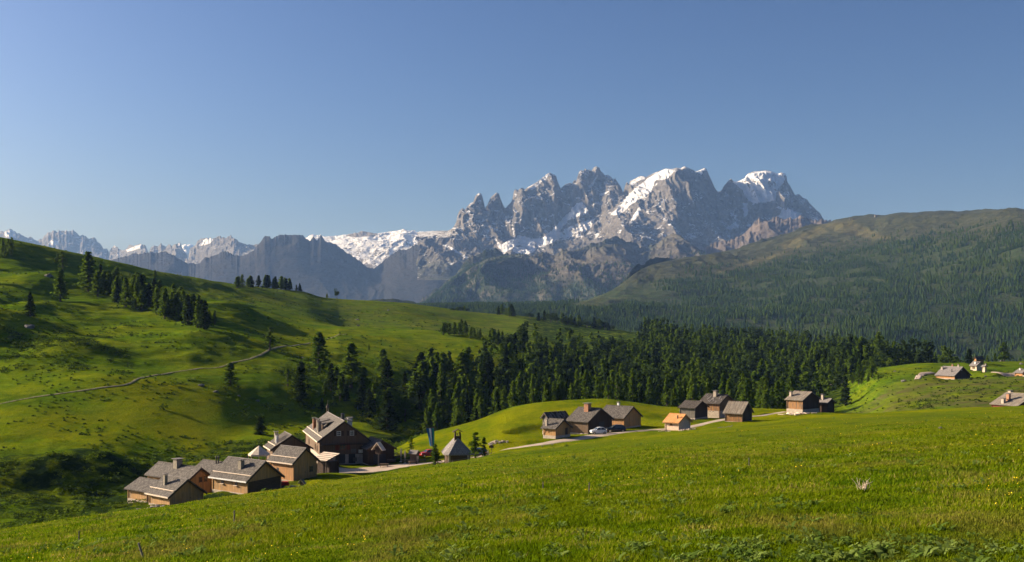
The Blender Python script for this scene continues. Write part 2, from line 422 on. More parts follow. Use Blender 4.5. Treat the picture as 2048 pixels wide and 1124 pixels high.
# ------------------------------------------------------------------ camera, sun, sky, air
cam = bpy.data.cameras.new('camera'); co = link('camera', cam)
cam.sensor_width = 36; cam.lens = 36 * F / 2048; cam.shift_y = (HY - 562) / 2048; cam.clip_start = .5; cam.clip_end = 80000
co.location = (0, 0, 0); co.rotation_euler = (R(90), 0, 0); scene.camera = co
SUN_EL = 21.5; SAZ = (-.955, .30)      # direction towards the sun, on plan
_n = math.hypot(*SAZ); SAZ = (SAZ[0] / _n, SAZ[1] / _n)
sd = Vector((SAZ[0] * math.cos(R(SUN_EL)), SAZ[1] * math.cos(R(SUN_EL)), math.sin(R(SUN_EL))))
sun = bpy.data.lights.new('sun', 'SUN'); so = link('sun', sun); sun.energy = 5.0; sun.angle = R(.5); sun.color = (1, .85, .66)
so.rotation_euler = sd.to_track_quat('Z', 'Y').to_euler(); so.location = (-50, 0, 60)
w = bpy.data.worlds.new('World'); scene.world = w; w.use_nodes = True; nt = w.node_tree; nt.nodes.clear()
sky = nt.nodes.new('ShaderNodeTexSky'); sky.sky_type = 'NISHITA'; sky.sun_disc = False; sky.sun_elevation = R(SUN_EL)
sky.sun_rotation = math.atan2(SAZ[0], SAZ[1]); sky.altitude = 1200; sky.air_density = 1.0; sky.dust_density = 8; sky.ozone_density = 5.0
bg = nt.nodes.new('ShaderNodeBackground'); bg.inputs[1].default_value = .05; wo = nt.nodes.new('ShaderNodeOutputWorld')
gm = nt.nodes.new('ShaderNodeGamma'); gm.inputs[1].default_value = 1.4        # a deeper zenith, a paler horizon
ml = nt.nodes.new('ShaderNodeMix'); ml.data_type = 'RGBA'; ml.blend_type = 'MULTIPLY'; ml.inputs[0].default_value = 1; ml.inputs[7].default_value = (.57, .56, .59, 1)
nt.links.new(sky.outputs[0], gm.inputs[0]); nt.links.new(gm.outputs[0], ml.inputs[6]); nt.links.new(ml.outputs[2], bg.inputs[0]); nt.links.new(bg.outputs[0], wo.inputs[0])
scene.view_settings.view_transform = 'Standard'; scene.view_settings.look = 'None'; scene.view_settings.gamma = 1
scene.view_settings.exposure = EXPOSURE = 1.12
cy = scene.cycles; cy.max_bounces = 5; cy.diffuse_bounces = 3; cy.glossy_bounces = 2; cy.transmission_bounces = 2; cy.volume_bounces = 0
cy.transparent_max_bounces = 8; cy.use_denoising = True; cy.use_adaptive_sampling = True; cy.adaptive_threshold = .01
cy.caustics_reflective = False; cy.caustics_refractive = False

HAZE = True
if HAZE:
    b = MB(); b.box((0, 9750, 600), (26000, 19900, 2000))
    t = NT('pale_blue_air'); t.t.nodes.remove(t.b)
    pv = t.n('ShaderNodeVolumePrincipled'); pv.inputs['Color'].default_value = (.29, .51, 1, 1); pv.inputs['Density'].default_value = 3.5e-5
    pv.inputs['Absorption Color'].default_value = (1, 1, 1, 1); pv.inputs['Anisotropy'].default_value = 0.0
    t.l(pv.outputs[0], t.out.inputs['Volume'])
    h = b.build('haze', t.m); tag(h, kind='stuff')

# ------------------------------------------------------------------ ground material
def meadow_mat():
    t = NT('alpine_meadow'); p = t.wpos()
    n1 = t.noise(p, .035, 5, .6); n2 = t.noise(p, .35, 5, .65); n3 = t.noise(p, 3.0, 4, .7); n4 = t.noise(p, .012, 3, .5)
    g = t.mix(t.ramp(n2, [(.32, 0), (.68, 1)]), (.062, .114, .003), (.110, .160, .004))
    g = t.mix(t.ramp(n1, [(.42, 0), (.62, 1)]), g, (.145, .165, .004))
    g = t.mix(t.ramp(t.noise(p, .11, 6, .7), [(.50, 0), (.66, .75)]), g, (.034, .070, .003))
    ter = t.noise(t.wpos((.035, .035, 1.1)), 1.0, 6, .7); fl = t.noise(p, 1.1, 5, .75)
    g = t.mix(t.math('MULTIPLY', t.attr('far'), t.ramp(ter, [(.40, .5), (.54, 0)])), g, (.040, .064, .004))
    g = t.mix(t.math('MULTIPLY', t.attr('far'), t.ramp(ter, [(.55, 0), (.70, .5)])), g, (.155, .165, .02))
    g = t.mix(t.math('MULTIPLY', t.attr('far'), t.ramp(fl, [(.34, .55), (.44, 0)])), g, (.022, .038, .004))
    g = t.mix(t.attr('far'), g, t.mix(1.0, g, (1.36, 1.42, 1.7), 'MULTIPLY'))  # raised far-slope colour stands in for grass catching the low sun
    # buttercup-yellow tint where the meadow is flat; also paints in missing sunlight
    yel = t.math('MULTIPLY', t.attr('yellow'), t.ramp(t.noise(t.wpos((1, .35, 1)), .10, 6, .7), [(.40, 0), (.65, 1)]))
    g = t.mix(t.math('MULTIPLY', yel, .8), g, (.30, .28, .003))
    g = t.mix(t.ramp(n3, [(.35, .45), (.62, 0)]), g, (.022, .042, .002))
    # dry, brownish ground of steep rough slopes
    dry = t.math('MULTIPLY', t.attr('dry'), t.ramp(t.noise(p, .09, 6, .7), [(.38, 0), (.62, 1)]))
    g = t.mix(dry, g, (.105, .095, .035))
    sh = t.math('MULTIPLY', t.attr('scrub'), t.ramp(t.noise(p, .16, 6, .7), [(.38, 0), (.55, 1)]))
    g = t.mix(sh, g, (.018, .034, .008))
    t.color(g); t.b.inputs['Roughness'].default_value = 1; t.b.inputs['Specular IOR Level'].default_value = 0
    h = t.math('ADD', t.math('MULTIPLY', t.math('ADD', ter, fl), .6), t.math('MULTIPLY', n3, .35)) if False else t.math('ADD', t.math('ADD', t.math('MULTIPLY', n3, .35), t.math('MULTIPLY', t.math('ADD', ter, fl), .8)), t.math('ADD', t.math('MULTIPLY', n2, 1.0), t.math('MULTIPLY', t.noise(p, 11, 3), .12)))
    t.bump(h, .8, .7)
    return t.m
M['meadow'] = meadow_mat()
def gravel_mat():
    t = NT('pale_gravel'); p = t.wpos()
    c = t.mix(t.ramp(t.noise(p, .5, 6, .7), [(.3, 0), (.7, 1)]), (.40, .31, .235), (.52, .42, .33))
    c = t.mix(t.ramp(t.noise(p, 6, 4, .7), [(.4, .5), (.6, 0)]), c, (.27, .20, .15))
    t.color(c); t.bump(t.noise(p, 9, 4), .4, .08); return t.m
M['gravel'] = gravel_mat()
def dirt_mat():
    t = NT('trodden_dirt'); p = t.wpos()
    c = t.mix(t.ramp(t.noise(p, .35, 6, .7), [(.35, 0), (.65, 1)]), (.15, .125, .06), (.27, .21, .14)); c = t.mix(t.ramp(t.noise(p, .9, 5, .75), [(.46, 0), (.6, 1)]), c, (.075, .105, .012))
    t.color(c); return t.m
M['dirt'] = dirt_mat()

def build_ground():
    ts = np.concatenate([np.linspace(-1.75, -.52, 60)[:-1], np.linspace(-.52, .52, 760), np.linspace(.52, 1.5, 50)[1:]])
    O = 40.0
    D = np.concatenate([np.linspace(8, 48, 60)[:-1], np.geomspace(48, 360, 480)[:-1], np.geomspace(360, 1250, 420)[:-1], np.geomspace(1250, 2900, 30)])
    T, DD = np.meshgrid(ts, D)
    # the fan opens 40 m behind the camera
    k = np.clip(DD / (DD - 38) if False else 1, 1, 1)
    X = T * DD; Y = DD - O
    # keep even resolution in the view: shift the fan so that it is centred on the camera further out
    X = T * np.maximum(Y, 0) * ss(30, 160, Y) + T * DD * (1 - ss(30, 160, Y))
    Z = height(X, Y)
    n, m = X.shape
    V = np.stack([X.ravel(), Y.ravel(), Z.ravel()], 1)
    i = np.arange(n - 1)[:, None] * m + np.arange(m - 1)[None]
    Fc = np.stack([i, i + 1, i + m + 1, i + m], -1).reshape(-1, 4)
    # vertex paint: where flowers, dry grass and dwarf scrub grow
    x = V[:, 0]; y = V[:, 1] 
    y = y + fbm(V[:, 0] / 14, V[:, 1] / 14, 91, 4) * 14 * ss(150, 300, V[:, 1]); x = x + fbm(V[:, 0] / 14, V[:, 1] / 14, 92, 4) * 14 * ss(200, 300, V[:, 1])
    px = CX + F * x / np.maximum(y, 15)
    EY, _ = curve(CE, np.clip(px, -600, 2600)); rel = y / EY
    BY, _ = curve(CB, np.clip(px, -600, 2600)); FY, _ = curve(CF, np.clip(px, -600, 2600)); D2Y, _ = curve(CD2, np.clip(px, -600, 2600))
    yellow = .30 * (rel < 1.02) + .9 * ss(.55, .9, rel) * (y < BY * 1.02) * .6
    past = ss(250, 275, y) * (1 - ss(.95, 1.0, y / FY)) * (px < 900)
    yellow = yellow + .7 * past + .5 * (px < 1000) * (px > 500) * ss(400, 450, y) * (1 - ss(560, 620, y))
    bench = (rel > 1) * (y < BY) * (px > 820)
    yellow = np.maximum(yellow, bench * .75)
    dry = ss(1690, 1740, px) * ss(1.1, 1.25, rel) * (1 - ss(400, 430, y)) * 1.0 + .45 * ss(600, 900, y) * (px < 1100) + .2 * (rel < .8)
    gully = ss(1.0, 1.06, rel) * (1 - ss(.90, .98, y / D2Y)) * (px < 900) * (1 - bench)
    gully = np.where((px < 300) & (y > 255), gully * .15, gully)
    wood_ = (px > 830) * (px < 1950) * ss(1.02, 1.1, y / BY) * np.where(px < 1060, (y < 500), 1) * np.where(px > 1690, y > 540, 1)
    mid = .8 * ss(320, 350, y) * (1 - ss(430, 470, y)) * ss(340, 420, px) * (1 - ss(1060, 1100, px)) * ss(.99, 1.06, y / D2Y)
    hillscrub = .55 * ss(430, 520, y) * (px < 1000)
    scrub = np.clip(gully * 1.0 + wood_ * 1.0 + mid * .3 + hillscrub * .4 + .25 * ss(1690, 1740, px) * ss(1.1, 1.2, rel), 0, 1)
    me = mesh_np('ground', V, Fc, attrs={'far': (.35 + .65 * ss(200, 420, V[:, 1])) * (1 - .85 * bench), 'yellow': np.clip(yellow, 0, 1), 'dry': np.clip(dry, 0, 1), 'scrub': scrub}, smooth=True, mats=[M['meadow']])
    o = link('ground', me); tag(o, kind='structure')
    return o

# ------------------------------------------------------------------ far terrain: lofted sheets
def sheet(name, curves, px0, px1, npx, ny, mat, disp, kind='structure', label=None, cat=None, attrs=None, back=True, skyn=None):
    px = np.linspace(px0, px1, npx)
    YK = []; ZK = []
    crest_d = 0; crest_col = 0
    for c in curves:
        Y, Z = curve(c, px) if not callable(c) else c(px)
        if callable(c):
            ker = np.hanning(45); ker /= ker.sum(); Zs = np.convolve(np.pad(Z, 45, mode='edge'), ker, 'same')[45:-45]
            crest_col = Z - Zs; crest_d = crest_col[:, None]; Z = Zs
        YK.append(Y); ZK.append(Z)
    YK = np.stack(YK, 1); ZK = np.stack(ZK, 1)
    if back:
        YK = np.concatenate([YK, YK[:, -1:] * 1.06, YK[:, -1:] * 1.2], 1); d = ZK[:, -1:] - ZK[:, :1]
        ZK = np.concatenate([ZK, ZK[:, -1:] - .35 * d, ZK[:, :1]], 1)
    nk = YK.shape[1]
    u = np.linspace(0, 1, ny); nb = 0
    base = YK[:, :1]; sky_ = YK[:, len(curves) - 1:len(curves)]
    Yg = base + (sky_ - base) * u[None]
    if back:
        ub = np.linspace(0, 1, 14)[1:]; Yg = np.concatenate([Yg, sky_ + (YK[:, -1:] - sky_) * ub[None] ** 1.5], 1)
        u = np.concatenate([u, 1 + ub])
    n, m = Yg.shape
    Z = loft_eval(np.repeat(YK, m, 0), np.repeat(ZK, m, 0), Yg.ravel()).reshape(n, m)
    U = np.broadcast_to(u, (n, m)); PX = np.broadcast_to(px[:, None], (n, m))
    X = (PX - CX) / F * Yg; Y = Yg.copy()
    Z = Z + crest_d * ss(.72, 1, U + (vnoise(PX / 9, U * 6, 55) - .5) * .25 * (U < .95)) * np.where(U > 1, 1 - ss(1, 1.6, U), 1)
    if disp: X, Y, Z = disp(X, Y, Z, U, PX)
    tanv = ((ZK[:, len(curves) - 1] + crest_col) / YK[:, len(curves) - 1])[:, None]
    Z = np.where((U > .3) & (U < 1), np.minimum(Z, Y * tanv - (1 - U) * 12), Z)
    V = np.stack([X.ravel(), Y.ravel(), Z.ravel()], 1)
    i = np.arange(n - 1)[:, None] * m + np.arange(m - 1)[None]
    Fc = np.stack([i, i + m, i + m + 1, i + 1], -1).reshape(-1, 4)
    at = {k: f(X, Y, Z, U, PX).ravel() for k, f in (attrs or {}).items()}
    me = mesh_np(name, V, Fc, attrs=at, mats=[mat], smooth=False)
    o = link(name, me)
    tag(o, label, cat, None, kind)
    return o, (X, Y, Z, PX, U)

def rock_mat(name, c1, c2, snow=True, green=(.05, .075, .03), sc=1.0, greenlow=None, brown=None):
    t = NT(name); p = t.wpos(); 
    n = t.noise(p, .004 * sc, 8, .7); st = t.noise(t.wpos((1, 1, 3.5)), .006 * sc, 8, .7)
    c = t.mix(t.ramp(st, [(.35, 0), (.65, 1)]), c1, c2)
    c = t.mix(t.ramp(t.noise(p, .03 * sc, 6, .75), [(.3, .6), (.55, 0)]), c, tuple(q * .45 for q in c1))
    if brown: c = t.mix(t.math('MULTIPLY', t.attr('brown'), t.ramp(t.noise(p, .008 * sc, 6, .7), [(.35, .3), (.6, 1)])), c, brown)
    gr = t.math('MULTIPLY', t.attr('green'), t.ramp(t.noise(p, .012 * sc, 7, .75), [(.36, .25), (.56, 1)]))
    gc = t.mix(t.ramp(t.noise(p, .05 * sc, 5, .8), [(.4, 0), (.6, 1)]), tuple(q * .45 for q in green), green)
    c = t.mix(gr, c, gc)
    if snow:
        s = t.math('ADD', t.attr('snow'), t.math('MULTIPLY', t.math('SUBTRACT', t.noise(p, .014 * sc, 7, .78), .5), 1.9))
        geo = t.n('ShaderNodeNewGeometry'); nz = t.sep(geo.outputs['Normal'])[2]
        s = t.math('ADD', s, t.math('MULTIPLY', t.math('SUBTRACT', nz, .55), .5))
        c = t.mix(t.ramp(s, [(.50, 0), (.56, 1)]), c, (.80, .80, .82))
    t.color(c); t.b.inputs['Roughness'].default_value = .95; t.b.inputs['Specular IOR Level'].default_value = .05
    h = t.math('ADD', t.noise(p, .02 * sc, 8, .75), t.math('MULTIPLY', st, 1.5))
    t.bump(h, 1.0, 30 / sc)
    return t.m

# the jagged main massif (coordinates read off the skyline, x = 850 + a / 2.41, y = 310 + b / 2.41)
SKY_M = [(-60,372),(0,370),(60,365),(110,365),(135,352),(150,325),(160,310),(172,270),(181,254),(190,262),(196,268),(205,247),(220,232),(236,226),(246,195),(255,186),(265,183),(275,192),(283,225),(291,258),
    (305,235),(318,205),(330,192),(345,180),(356,186),(364,212),(376,240),(386,256),(398,248),(405,240),(418,228),(428,205),(433,180),(437,165),(447,168),(458,172),(468,156),(474,160),(485,166),(505,150),(540,130),
    (565,112),(585,96),(602,84),(615,92),(627,97),(636,125),(648,150),(655,172),(660,158),(668,147),(682,139),(700,134),(712,140),(720,118),(730,128),(737,112),(744,78),(752,72),(762,78),(771,64),(780,74),(790,70),(803,76),(812,60),(825,54),
    (834,58),(841,76),(852,82),(862,98),(880,95),(898,106),(906,118),(914,110),(926,128),(945,155),(951,172),(956,182),(962,160),(968,138),(974,130),(984,142),(988,126),(1005,118),(1024,108),(1040,101),(1055,103),(1066,106),
    (1090,92),(1120,80),(1160,66),(1190,68),(1212,61),(1232,64),(1250,54),(1268,62),(1285,70),(1300,86),(1308,78),(1318,74),(1334,66),(1350,60),(1358,68),(1366,88),(1380,118),(1390,140),(1396,156),(1411,176),(1431,172),(1440,158),(1447,146),(1460,128),(1475,112),(1486,126),(1498,130),
    (1520,122),(1545,110),(1553,92),(1562,88),(1580,80),(1610,78),(1640,74),(1665,78),(1690,88),(1702,90),(1715,84),(1730,88),(1740,100),(1744,128),(1760,150),(1786,196),(1796,188),(1806,190),(1820,205),(1838,212),(1852,232),(1875,252),(1900,280),(1920,310),(1938,338),(1960,372),(2040,420)]
SKY_M = [(850 + a / 2.41, 310 + b / 2.41) for a, b in SKY_M]
def lin(c, px):
    a = np.array(c, float); return np.interp(px, a[:, 0], a[:, 1])
def polymask(PX, ROW, poly, soft=6):
    """soft inside test of a polygon, as signed distance"""
    x = PX.ravel(); y = ROW.ravel(); ins = np.zeros(len(x), bool); dmin = np.full(len(x), 1e9)
    n = len(poly)
    for i in range(n):
        x0, y0 = poly[i]; x1, y1 = poly[(i + 1) % n]
        c = ((y0 > y) != (y1 > y)) & (x < (x1 - x0) * (y - y0) / (y1 - y0 + 1e-9) + x0); ins ^= c
        dx = x1 - x0; dy = y1 - y0; tt = np.clip(((x - x0) * dx + (y - y0) * dy) / (dx * dx + dy * dy + 1e-9), 0, 1)
        dmin = np.minimum(dmin, np.hypot(x - x0 - tt * dx, y - y0 - tt * dy))
    sdist = np.where(ins, dmin, -dmin)
    return ss(-soft, soft, sdist).reshape(PX.shape)
def build_massif():
    px = np.linspace(835, 1700, 900)
    s = lin(SKY_M, px)
    def smooth(a, k):
        ker = np.hanning(k); ker /= ker.sum(); return np.convolve(np.pad(a, k, mode='edge'), ker, 'same')[k:-k]
    baserow = 560.0
    Yb = 7000.0; Ysky = np.interp(px, [835, 900, 960, 1040, 1130, 1200, 1260, 1350, 1450, 1550, 1660], [9000, 8900, 8900, 9000, 9300, 9350, 8900, 8500, 9000, 9300, 8900])
    ny = 330
    u = np.linspace(0, 1, ny)
    n = len(px)
    s1 = smooth(s, 15); s2 = smooth(s, 61); s3 = smooth(s, 181)
    foot = np.interp(px, [835, 900, 960, 1040, 1130, 1200, 1260, 1340, 1400, 1450, 1550, 1660, 1700], [500, 500, 505, 500, 490, 480, 470, 470, 480, 480, 470, 470, 480])
    U, PX = np.meshgrid(u, px)
    zs = zrow(s, Ysky)[:, None]; z1 = zrow(s1, Ysky)[:, None]; z2 = zrow(s2, Ysky)[:, None]; z3 = zrow(s3, Ysky)[:, None]
    zf = zrow(foot, 8000.)[:, None]; zb = zrow(baserow, Yb)
    crest = np.where(U > .97, zs, 0)
    a = ss(.93, 1, U); b_ = ss(.80, .97, U); c_ = ss(.6, .9, U)
    top = z3 * (1 - c_) + z2 * c_; top = top * (1 - b_) + z1 * b_; top = top * (1 - a) + zs * a
    # cliff profile: gentle apron, then wall; the great dome in the middle climbs evenly
    dome = np.exp(-((PX - 1300) / 85) ** 2)
    k = .50
    wall = ss(k, 1.0, U) ** .75
    lo = zb + (zf - zb) * np.clip(U / k, 0, 1) ** 1.1
    Zc = np.where(U < k, lo, zf + (top - zf) * wall)
    Zd = zb + (top - zb) * U ** .95
    Z = Zc * (1 - dome) + Zd * dome
    Y = Yb + (Ysky[:, None] - Yb) * (U * .9 + .1 * U ** 2)
    X = (PX - CX) / F * Y
    env = np.minimum(ss(0, .15, U), 1 - .93 * ss(.9, 1, U))
    r1 = ridged(X / 620 + Z / 2600, Y / 1500, 3, 6, .55); r2 = ridged(X / 170, Y / 420 + Z / 700, 9, 5, .55)
    Z = Z + env * (r1 * 125 + r2 * 42 + fbm(X / 60, Y / 70 + Z / 160, 12, 3) * 16)
    # chimneys and ribs of the walls: push the rock back and forth along the line of sight
    rib = ridged(X / 240 + Z / 1500, Z / 900, 21, 5, .6)
    Y = Y - rib * 120 * env * ss(.45, .6, U)
    X = X + fbm(Y / 160, Z / 130, 33, 3) * 26 * env
    # nothing in front may rise above the skyline of its own column
    cap = Y * (zs / Ysky[:, None]) - (1 - U) * 90; Z = np.where(U > .3, np.minimum(Z, cap), Z)
    # back slope
    ub = np.linspace(0, 1, 10)[1:]
    Yk = Y[:, -1:] + 1500 * ub[None]; Zk = Z[:, -1:] - (Z[:, -1:] - zb) * ub[None] ** .8
    Xk = (PX[:, :1] - CX) / F * Yk
    X = np.concatenate([X, Xk], 1); Y = np.concatenate([Y, Yk], 1); Z = np.concatenate([Z, Zk], 1); PXX = CX + F * X / Y; U = np.concatenate([U, np.broadcast_to(1 + ub, Yk.shape)], 1)
    ROW = HY - F * Z / Y
    q = lambda pts: [(850 + a / 2.41, 310 + b / 2.41) for a, b in pts]
    polys = [q(p) for p in (
        [(940,230),(1000,170),(1075,110),(1160,64),(1205,75),(1170,115),(1110,130),(1090,180),(1000,235)],          # dome
        [(890,290),(940,240),(1030,190),(1010,230),(930,295)], [(980,330),(1030,250),(1050,260),(1000,330)],
        [(1480,130),(1560,90),(1640,76),(1735,90),(1735,130),(1700,170),(1690,220),(1600,235),(1545,220),(1530,170)],
        [(1700,300),(1730,250),(1820,280),(1790,320),(1730,320)], [(1530,230),(1560,230),(1555,300),(1535,300)], [(1450,350),(1500,320),(1510,350),(1470,365)],
        [(520,440),(610,360),(660,310),(730,230),(760,225),(795,280),(740,300),(690,320),(650,370),(680,390),(600,430),(560,445)],
        [(330,390),(370,430),(420,400),(420,330),(440,380),(520,400),(600,400),(520,440),(440,440),(380,480),(350,440)],
        [(790,150),(830,90),(835,110),(800,160)], [(830,190),(890,170),(890,180),(840,205)], [(500,165),(600,88),(600,100),(520,170)], [(990,140),(1040,102),(1064,108),(1020,130),(1000,150)],
        [(1310,80),(1350,62),(1355,72),(1320,90)], [(70,430),(110,430),(240,510),(230,520),(150,470)], [(60,345),(150,350),(230,355),(190,362)],
        [(430,440),(560,440),(500,480),(420,470)], [(1120,230),(1160,215),(1150,235),(1115,250)], [(660,360),(760,320),(830,300),(800,350),(740,400),(680,395)])]
    snow = np.zeros_like(X)
    for k_, p in enumerate(polys): snow = np.maximum(snow, polymask(PXX, ROW, p, 3.5) * (.66 if k_ in (8, 17, 18, 14, 15) else {0: .80, 3: .74}.get(k_, .80)))
    snow = np.maximum(snow, np.where((ROW < 480), .30, .14))
    green = ss(500, 545, ROW) * .7
    m = X.shape[1]; i = np.arange(n - 1)[:, None] * m + np.arange(m - 1)[None]
    Fc = np.stack([i, i + m, i + m + 1, i + 1], -1).reshape(-1, 4)
    mat = rock_mat('grey_dolomite', (.125, .115, .105), (.245, .222, .198), True)
    me = mesh_np('mountain', np.stack([X.ravel(), Y.ravel(), Z.ravel()], 1), Fc, attrs={'snow': snow.ravel(), 'green': green.ravel()}, mats=[mat])
    tag(link('mountain', me), kind='structure')
build_massif()

def generic_disp(amp, lx, ly, seed, topkeep=.1):
    def f(X, Y, Z, U, PX):
        env = ss(0, .12, U) * (1 - (1 - topkeep) * ss(.88, 1, U) * (U <= 1))
        Z = Z + env * (ridged(X / lx + Y / ly * .3 + fbm(Y / ly * 2, X / lx * .7, seed + 3, 3) * .9 + Z / 700, Y / ly + Z / 900, seed, 6, .55) * amp + fbm(X / lx * 5, Y / ly * 4, seed + 5, 4) * amp * .25)
        return X, Y, Z
    return f
zero = lambda X, Y, Z, U, PX: X * 0
rowf = lambda X, Y, Z: HY - F * Z / Y
def crest_curve(pts, Yf):
    a = np.array(pts, float)
    def g(px):
        Y = np.broadcast_to(np.interp(px, [p[0] for p in Yf], [p[1] for p in Yf]) if isinstance(Yf, list) else np.full_like(px, Yf), px.shape)
        j = (vnoise(px / 3.1, px * 0, 77) - .5) * 3.0 + (vnoise(px / 1.3, px * 0, 78) - .5) * 1.6
        return Y.astype(float), zrow(np.interp(px, a[:, 0], a[:, 1]) + j * getattr(g, 'jag', 1), Y)
    return g
# red-grey rock ridge in front of the massif, right
t_ridge = crest_curve([(1380,520),(1420,500),(1460,482),(1490,466),(1507,450),(1520,444),(1545,442),(1570,438),(1600,437),(1622,444),(1632,440),(1650,444),(1662,452),(1700,462),(1760,480)], 6600)
t_ridge.jag = 1.2
sheet('rock_ridge', [[(1380,640,5400),(1760,640,5400)], [(1380,560,6000),(1760,540,6000)], t_ridge], 1385, 1755, 330, 110,
      rock_mat('reddish_rock', (.125, .105, .09), (.205, .165, .14), False, (.075, .085, .035)), generic_disp(55, 260, 700, 5), attrs={'green': lambda X, Y, Z, U, PX: (1 - ss(.5, .85, U)) * .85})
# green and rocky foothill below the massif
fc = crest_curve([(780,640),(835,613),(850,606),(880,582),(905,560),(945,533),(975,517),(1010,511),(1040,508),(1060,512),(1080,510),(1100,513),(1125,503),(1160,500),(1200,490),(1230,488),(1260,493),(1285,506),(1300,500),(1325,478),(1345,466),(1360,470),(1400,500),(1440,520),(1500,545)],
                 [(780, 5600), (900, 5900), (1100, 6100), (1345, 6700), (1500, 6500)])
fc.jag = .6
def footgreen(X, Y, Z, U, PX):
    rocky = np.maximum(polymask(PX, rowf(X, Y, Z), [(1010,530),(1060,510),(1270,488),(1300,520),(1290,560),(1240,575),(1180,560),(1120,560),(1040,560)], 14), polymask(PX, rowf(X, Y, Z), [(1290,510),(1345,462),(1440,520),(1330,545)], 12))
    return 1 - .85 * rocky
FHO, FHG = sheet('foothill', [[(780,720,4300),(1500,720,4300)], [(780,640,5000),(900,615,5000),(1100,590,5050),(1300,575,5200),(1500,600,5200)], fc], 790, 1495, 640, 200,
      rock_mat('green_and_grey_foothill', (.105, .095, .08), (.18, .158, .13), False, (.034, .058, .018)), generic_disp(85, 420, 1300, 15), attrs={'green': footgreen})
# dark blue range on the left; its shade is put into the rock colour
dr = crest_curve([(180,540),(240,516),(262,513),(285,508),(300,506),(318,511),(335,508),(345,512),(365,524),(376,531),(395,530),(410,514),(415,516),(432,510),(440,505),(450,502),(465,508),(482,513),(490,511),(510,497),(522,482),(530,474),(537,473),(545,477),(556,471),(575,469),(604,470),(612,476),(620,482),(627,473),(634,480),(642,474),(650,484),(670,490),(690,504),(712,518),(740,538),(752,538),(770,520),(790,505),(797,498),(812,500),(830,489),(850,486),(870,484),(882,494),(905,505),(930,520),(980,560),(1040,600)],
                 [(180, 9500), (500, 8600), (740, 8900), (850, 8200), (1040, 7800)])
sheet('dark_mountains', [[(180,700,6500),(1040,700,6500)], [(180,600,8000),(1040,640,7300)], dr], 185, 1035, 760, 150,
      rock_mat('shade_toned_rock', (.028, .028, .030), (.040, .038, .038), False, (.016, .021, .015)), generic_disp(34, 520, 1200, 25), attrs={'green': lambda X, Y, Z, U, PX: (1 - ss(.3, .8, U)) * .9})
# the snowfield plateau
sp = crest_curve([(560,500),(620,474),(640,474),(680,471),(700,468),(715,466),(727,462),(742,466),(755,467),(775,464),(790,462),(807,458),(818,461),(835,464),(865,462),(890,462),(905,466),(940,480)], 12500)
sp.jag = .5
def plsnow(X, Y, Z, U, PX): return (.40 + .17 * ss(.35, .8, U)) * (1 - polymask(PX, rowf(X, Y, Z), [(690,471),(727,461),(755,467),(750,472),(710,474)], 2))
sheet('snow_plateau', [[(560,600,9800),(940,600,9800)], [(560,530,10800),(700,520,10800),(940,510,10800)], sp], 565, 935, 420, 160,
      rock_mat('snow_patched_limestone', (.18, .165, .15), (.28, .25, .225), True), generic_disp(60, 500, 900, 35), attrs={'snow': plsnow, 'green': zero})
# pale far peaks
fp = crest_curve([(-120,480),(-40,478),(-5,470),(5,465),(20,459),(30,464),(42,472),(50,480),(70,484),(84,484),(88,476),(98,468),(103,466),(112,468),(118,464),(130,464),(145,470),(160,478),(166,474),(180,482),(195,488),(210,500),(218,508),(222,500),(235,499),(248,501),(262,493),(283,487),(292,494),(297,506),(300,500),(308,490),(316,494),(322,488),(332,496),(338,487),(344,492),(352,489),(360,494),(372,514),(376,520),(380,498),(392,490),(402,481),(412,477),(425,478),(436,474),(450,477),(462,474),(470,476),(478,484),(490,490),(500,496),(520,500),(560,520)],
                 [(-120, 16000), (215, 15500), (300, 14500), (372, 14000), (380, 13000), (560, 12500)])
fp.jag = .8
def farsnow(X, Y, Z, U, PX):
    r = rowf(X, Y, Z)
    return np.maximum.reduce([.75 * polymask(PX, r, p, 2) for p in ([(8,464),(20,459),(30,464),(34,474),(10,474)], [(98,480),(118,482),(115,490),(100,490)], [(250,500),(285,487),(283,496),(255,504)], [(395,490),(412,477),(428,478),(420,487),(400,492)])] + [.18 + 0 * r])
sheet('far_peaks', [[(-120,640,11500),(560,640,11000)], [(-120,550,14500),(200,550,14300),(372,540,12500),(560,540,11500)], fp], -118, 555, 620, 110,
      rock_mat('pale_far_rock', (.15, .14, .13), (.24, .22, .20), True), generic_disp(110, 420, 1500, 45), attrs={'snow': farsnow, 'green': zero})

# ------------------------------------------------------------------ the wooded hill on the right
RH = [[(700,720,1700),(1100,700,1900),(1300,740,1700),(1640,770,1500),(2048,790,1450),(2600,790,1400)],
      [(700,650,2200),(1000,640,2250),(1150,655,2150),(1300,665,2100),(1640,690,1900),(2048,700,1800),(2600,700,1700)],
      [(700,632,2600),(1000,625,2600),(1130,622,2600),(1250,625,2650),(1480,620,2700),(1640,610,2600),(1860,600,2450),(2048,585,2300),(2600,560,2100)],
      [(700,622,2900),(1000,616,2900),(1130,608,2950),(1200,600,3050),(1300,572,3250),(1480,545,3500),(1640,515,3600),(1860,495,3350),(2048,465,3050),(2600,420,2800)],
      [(700,615,3200),(900,612,3200),(1100,608,3200),(1160,602,3250),(1190,595,3300),(1240,570,3450),(1270,547,3600),(1300,531,3850),(1400,511,4150),(1480,496,4350),(1560,475,4500),(1640,451,4600),(1700,440,4550),(1760,433,4500),(1800,428,4450),(1860,424,4400),(1950,426,4300),(2000,419,4200),(2030,416,4150),(2048,419,4100),(2600,370,3700)]]
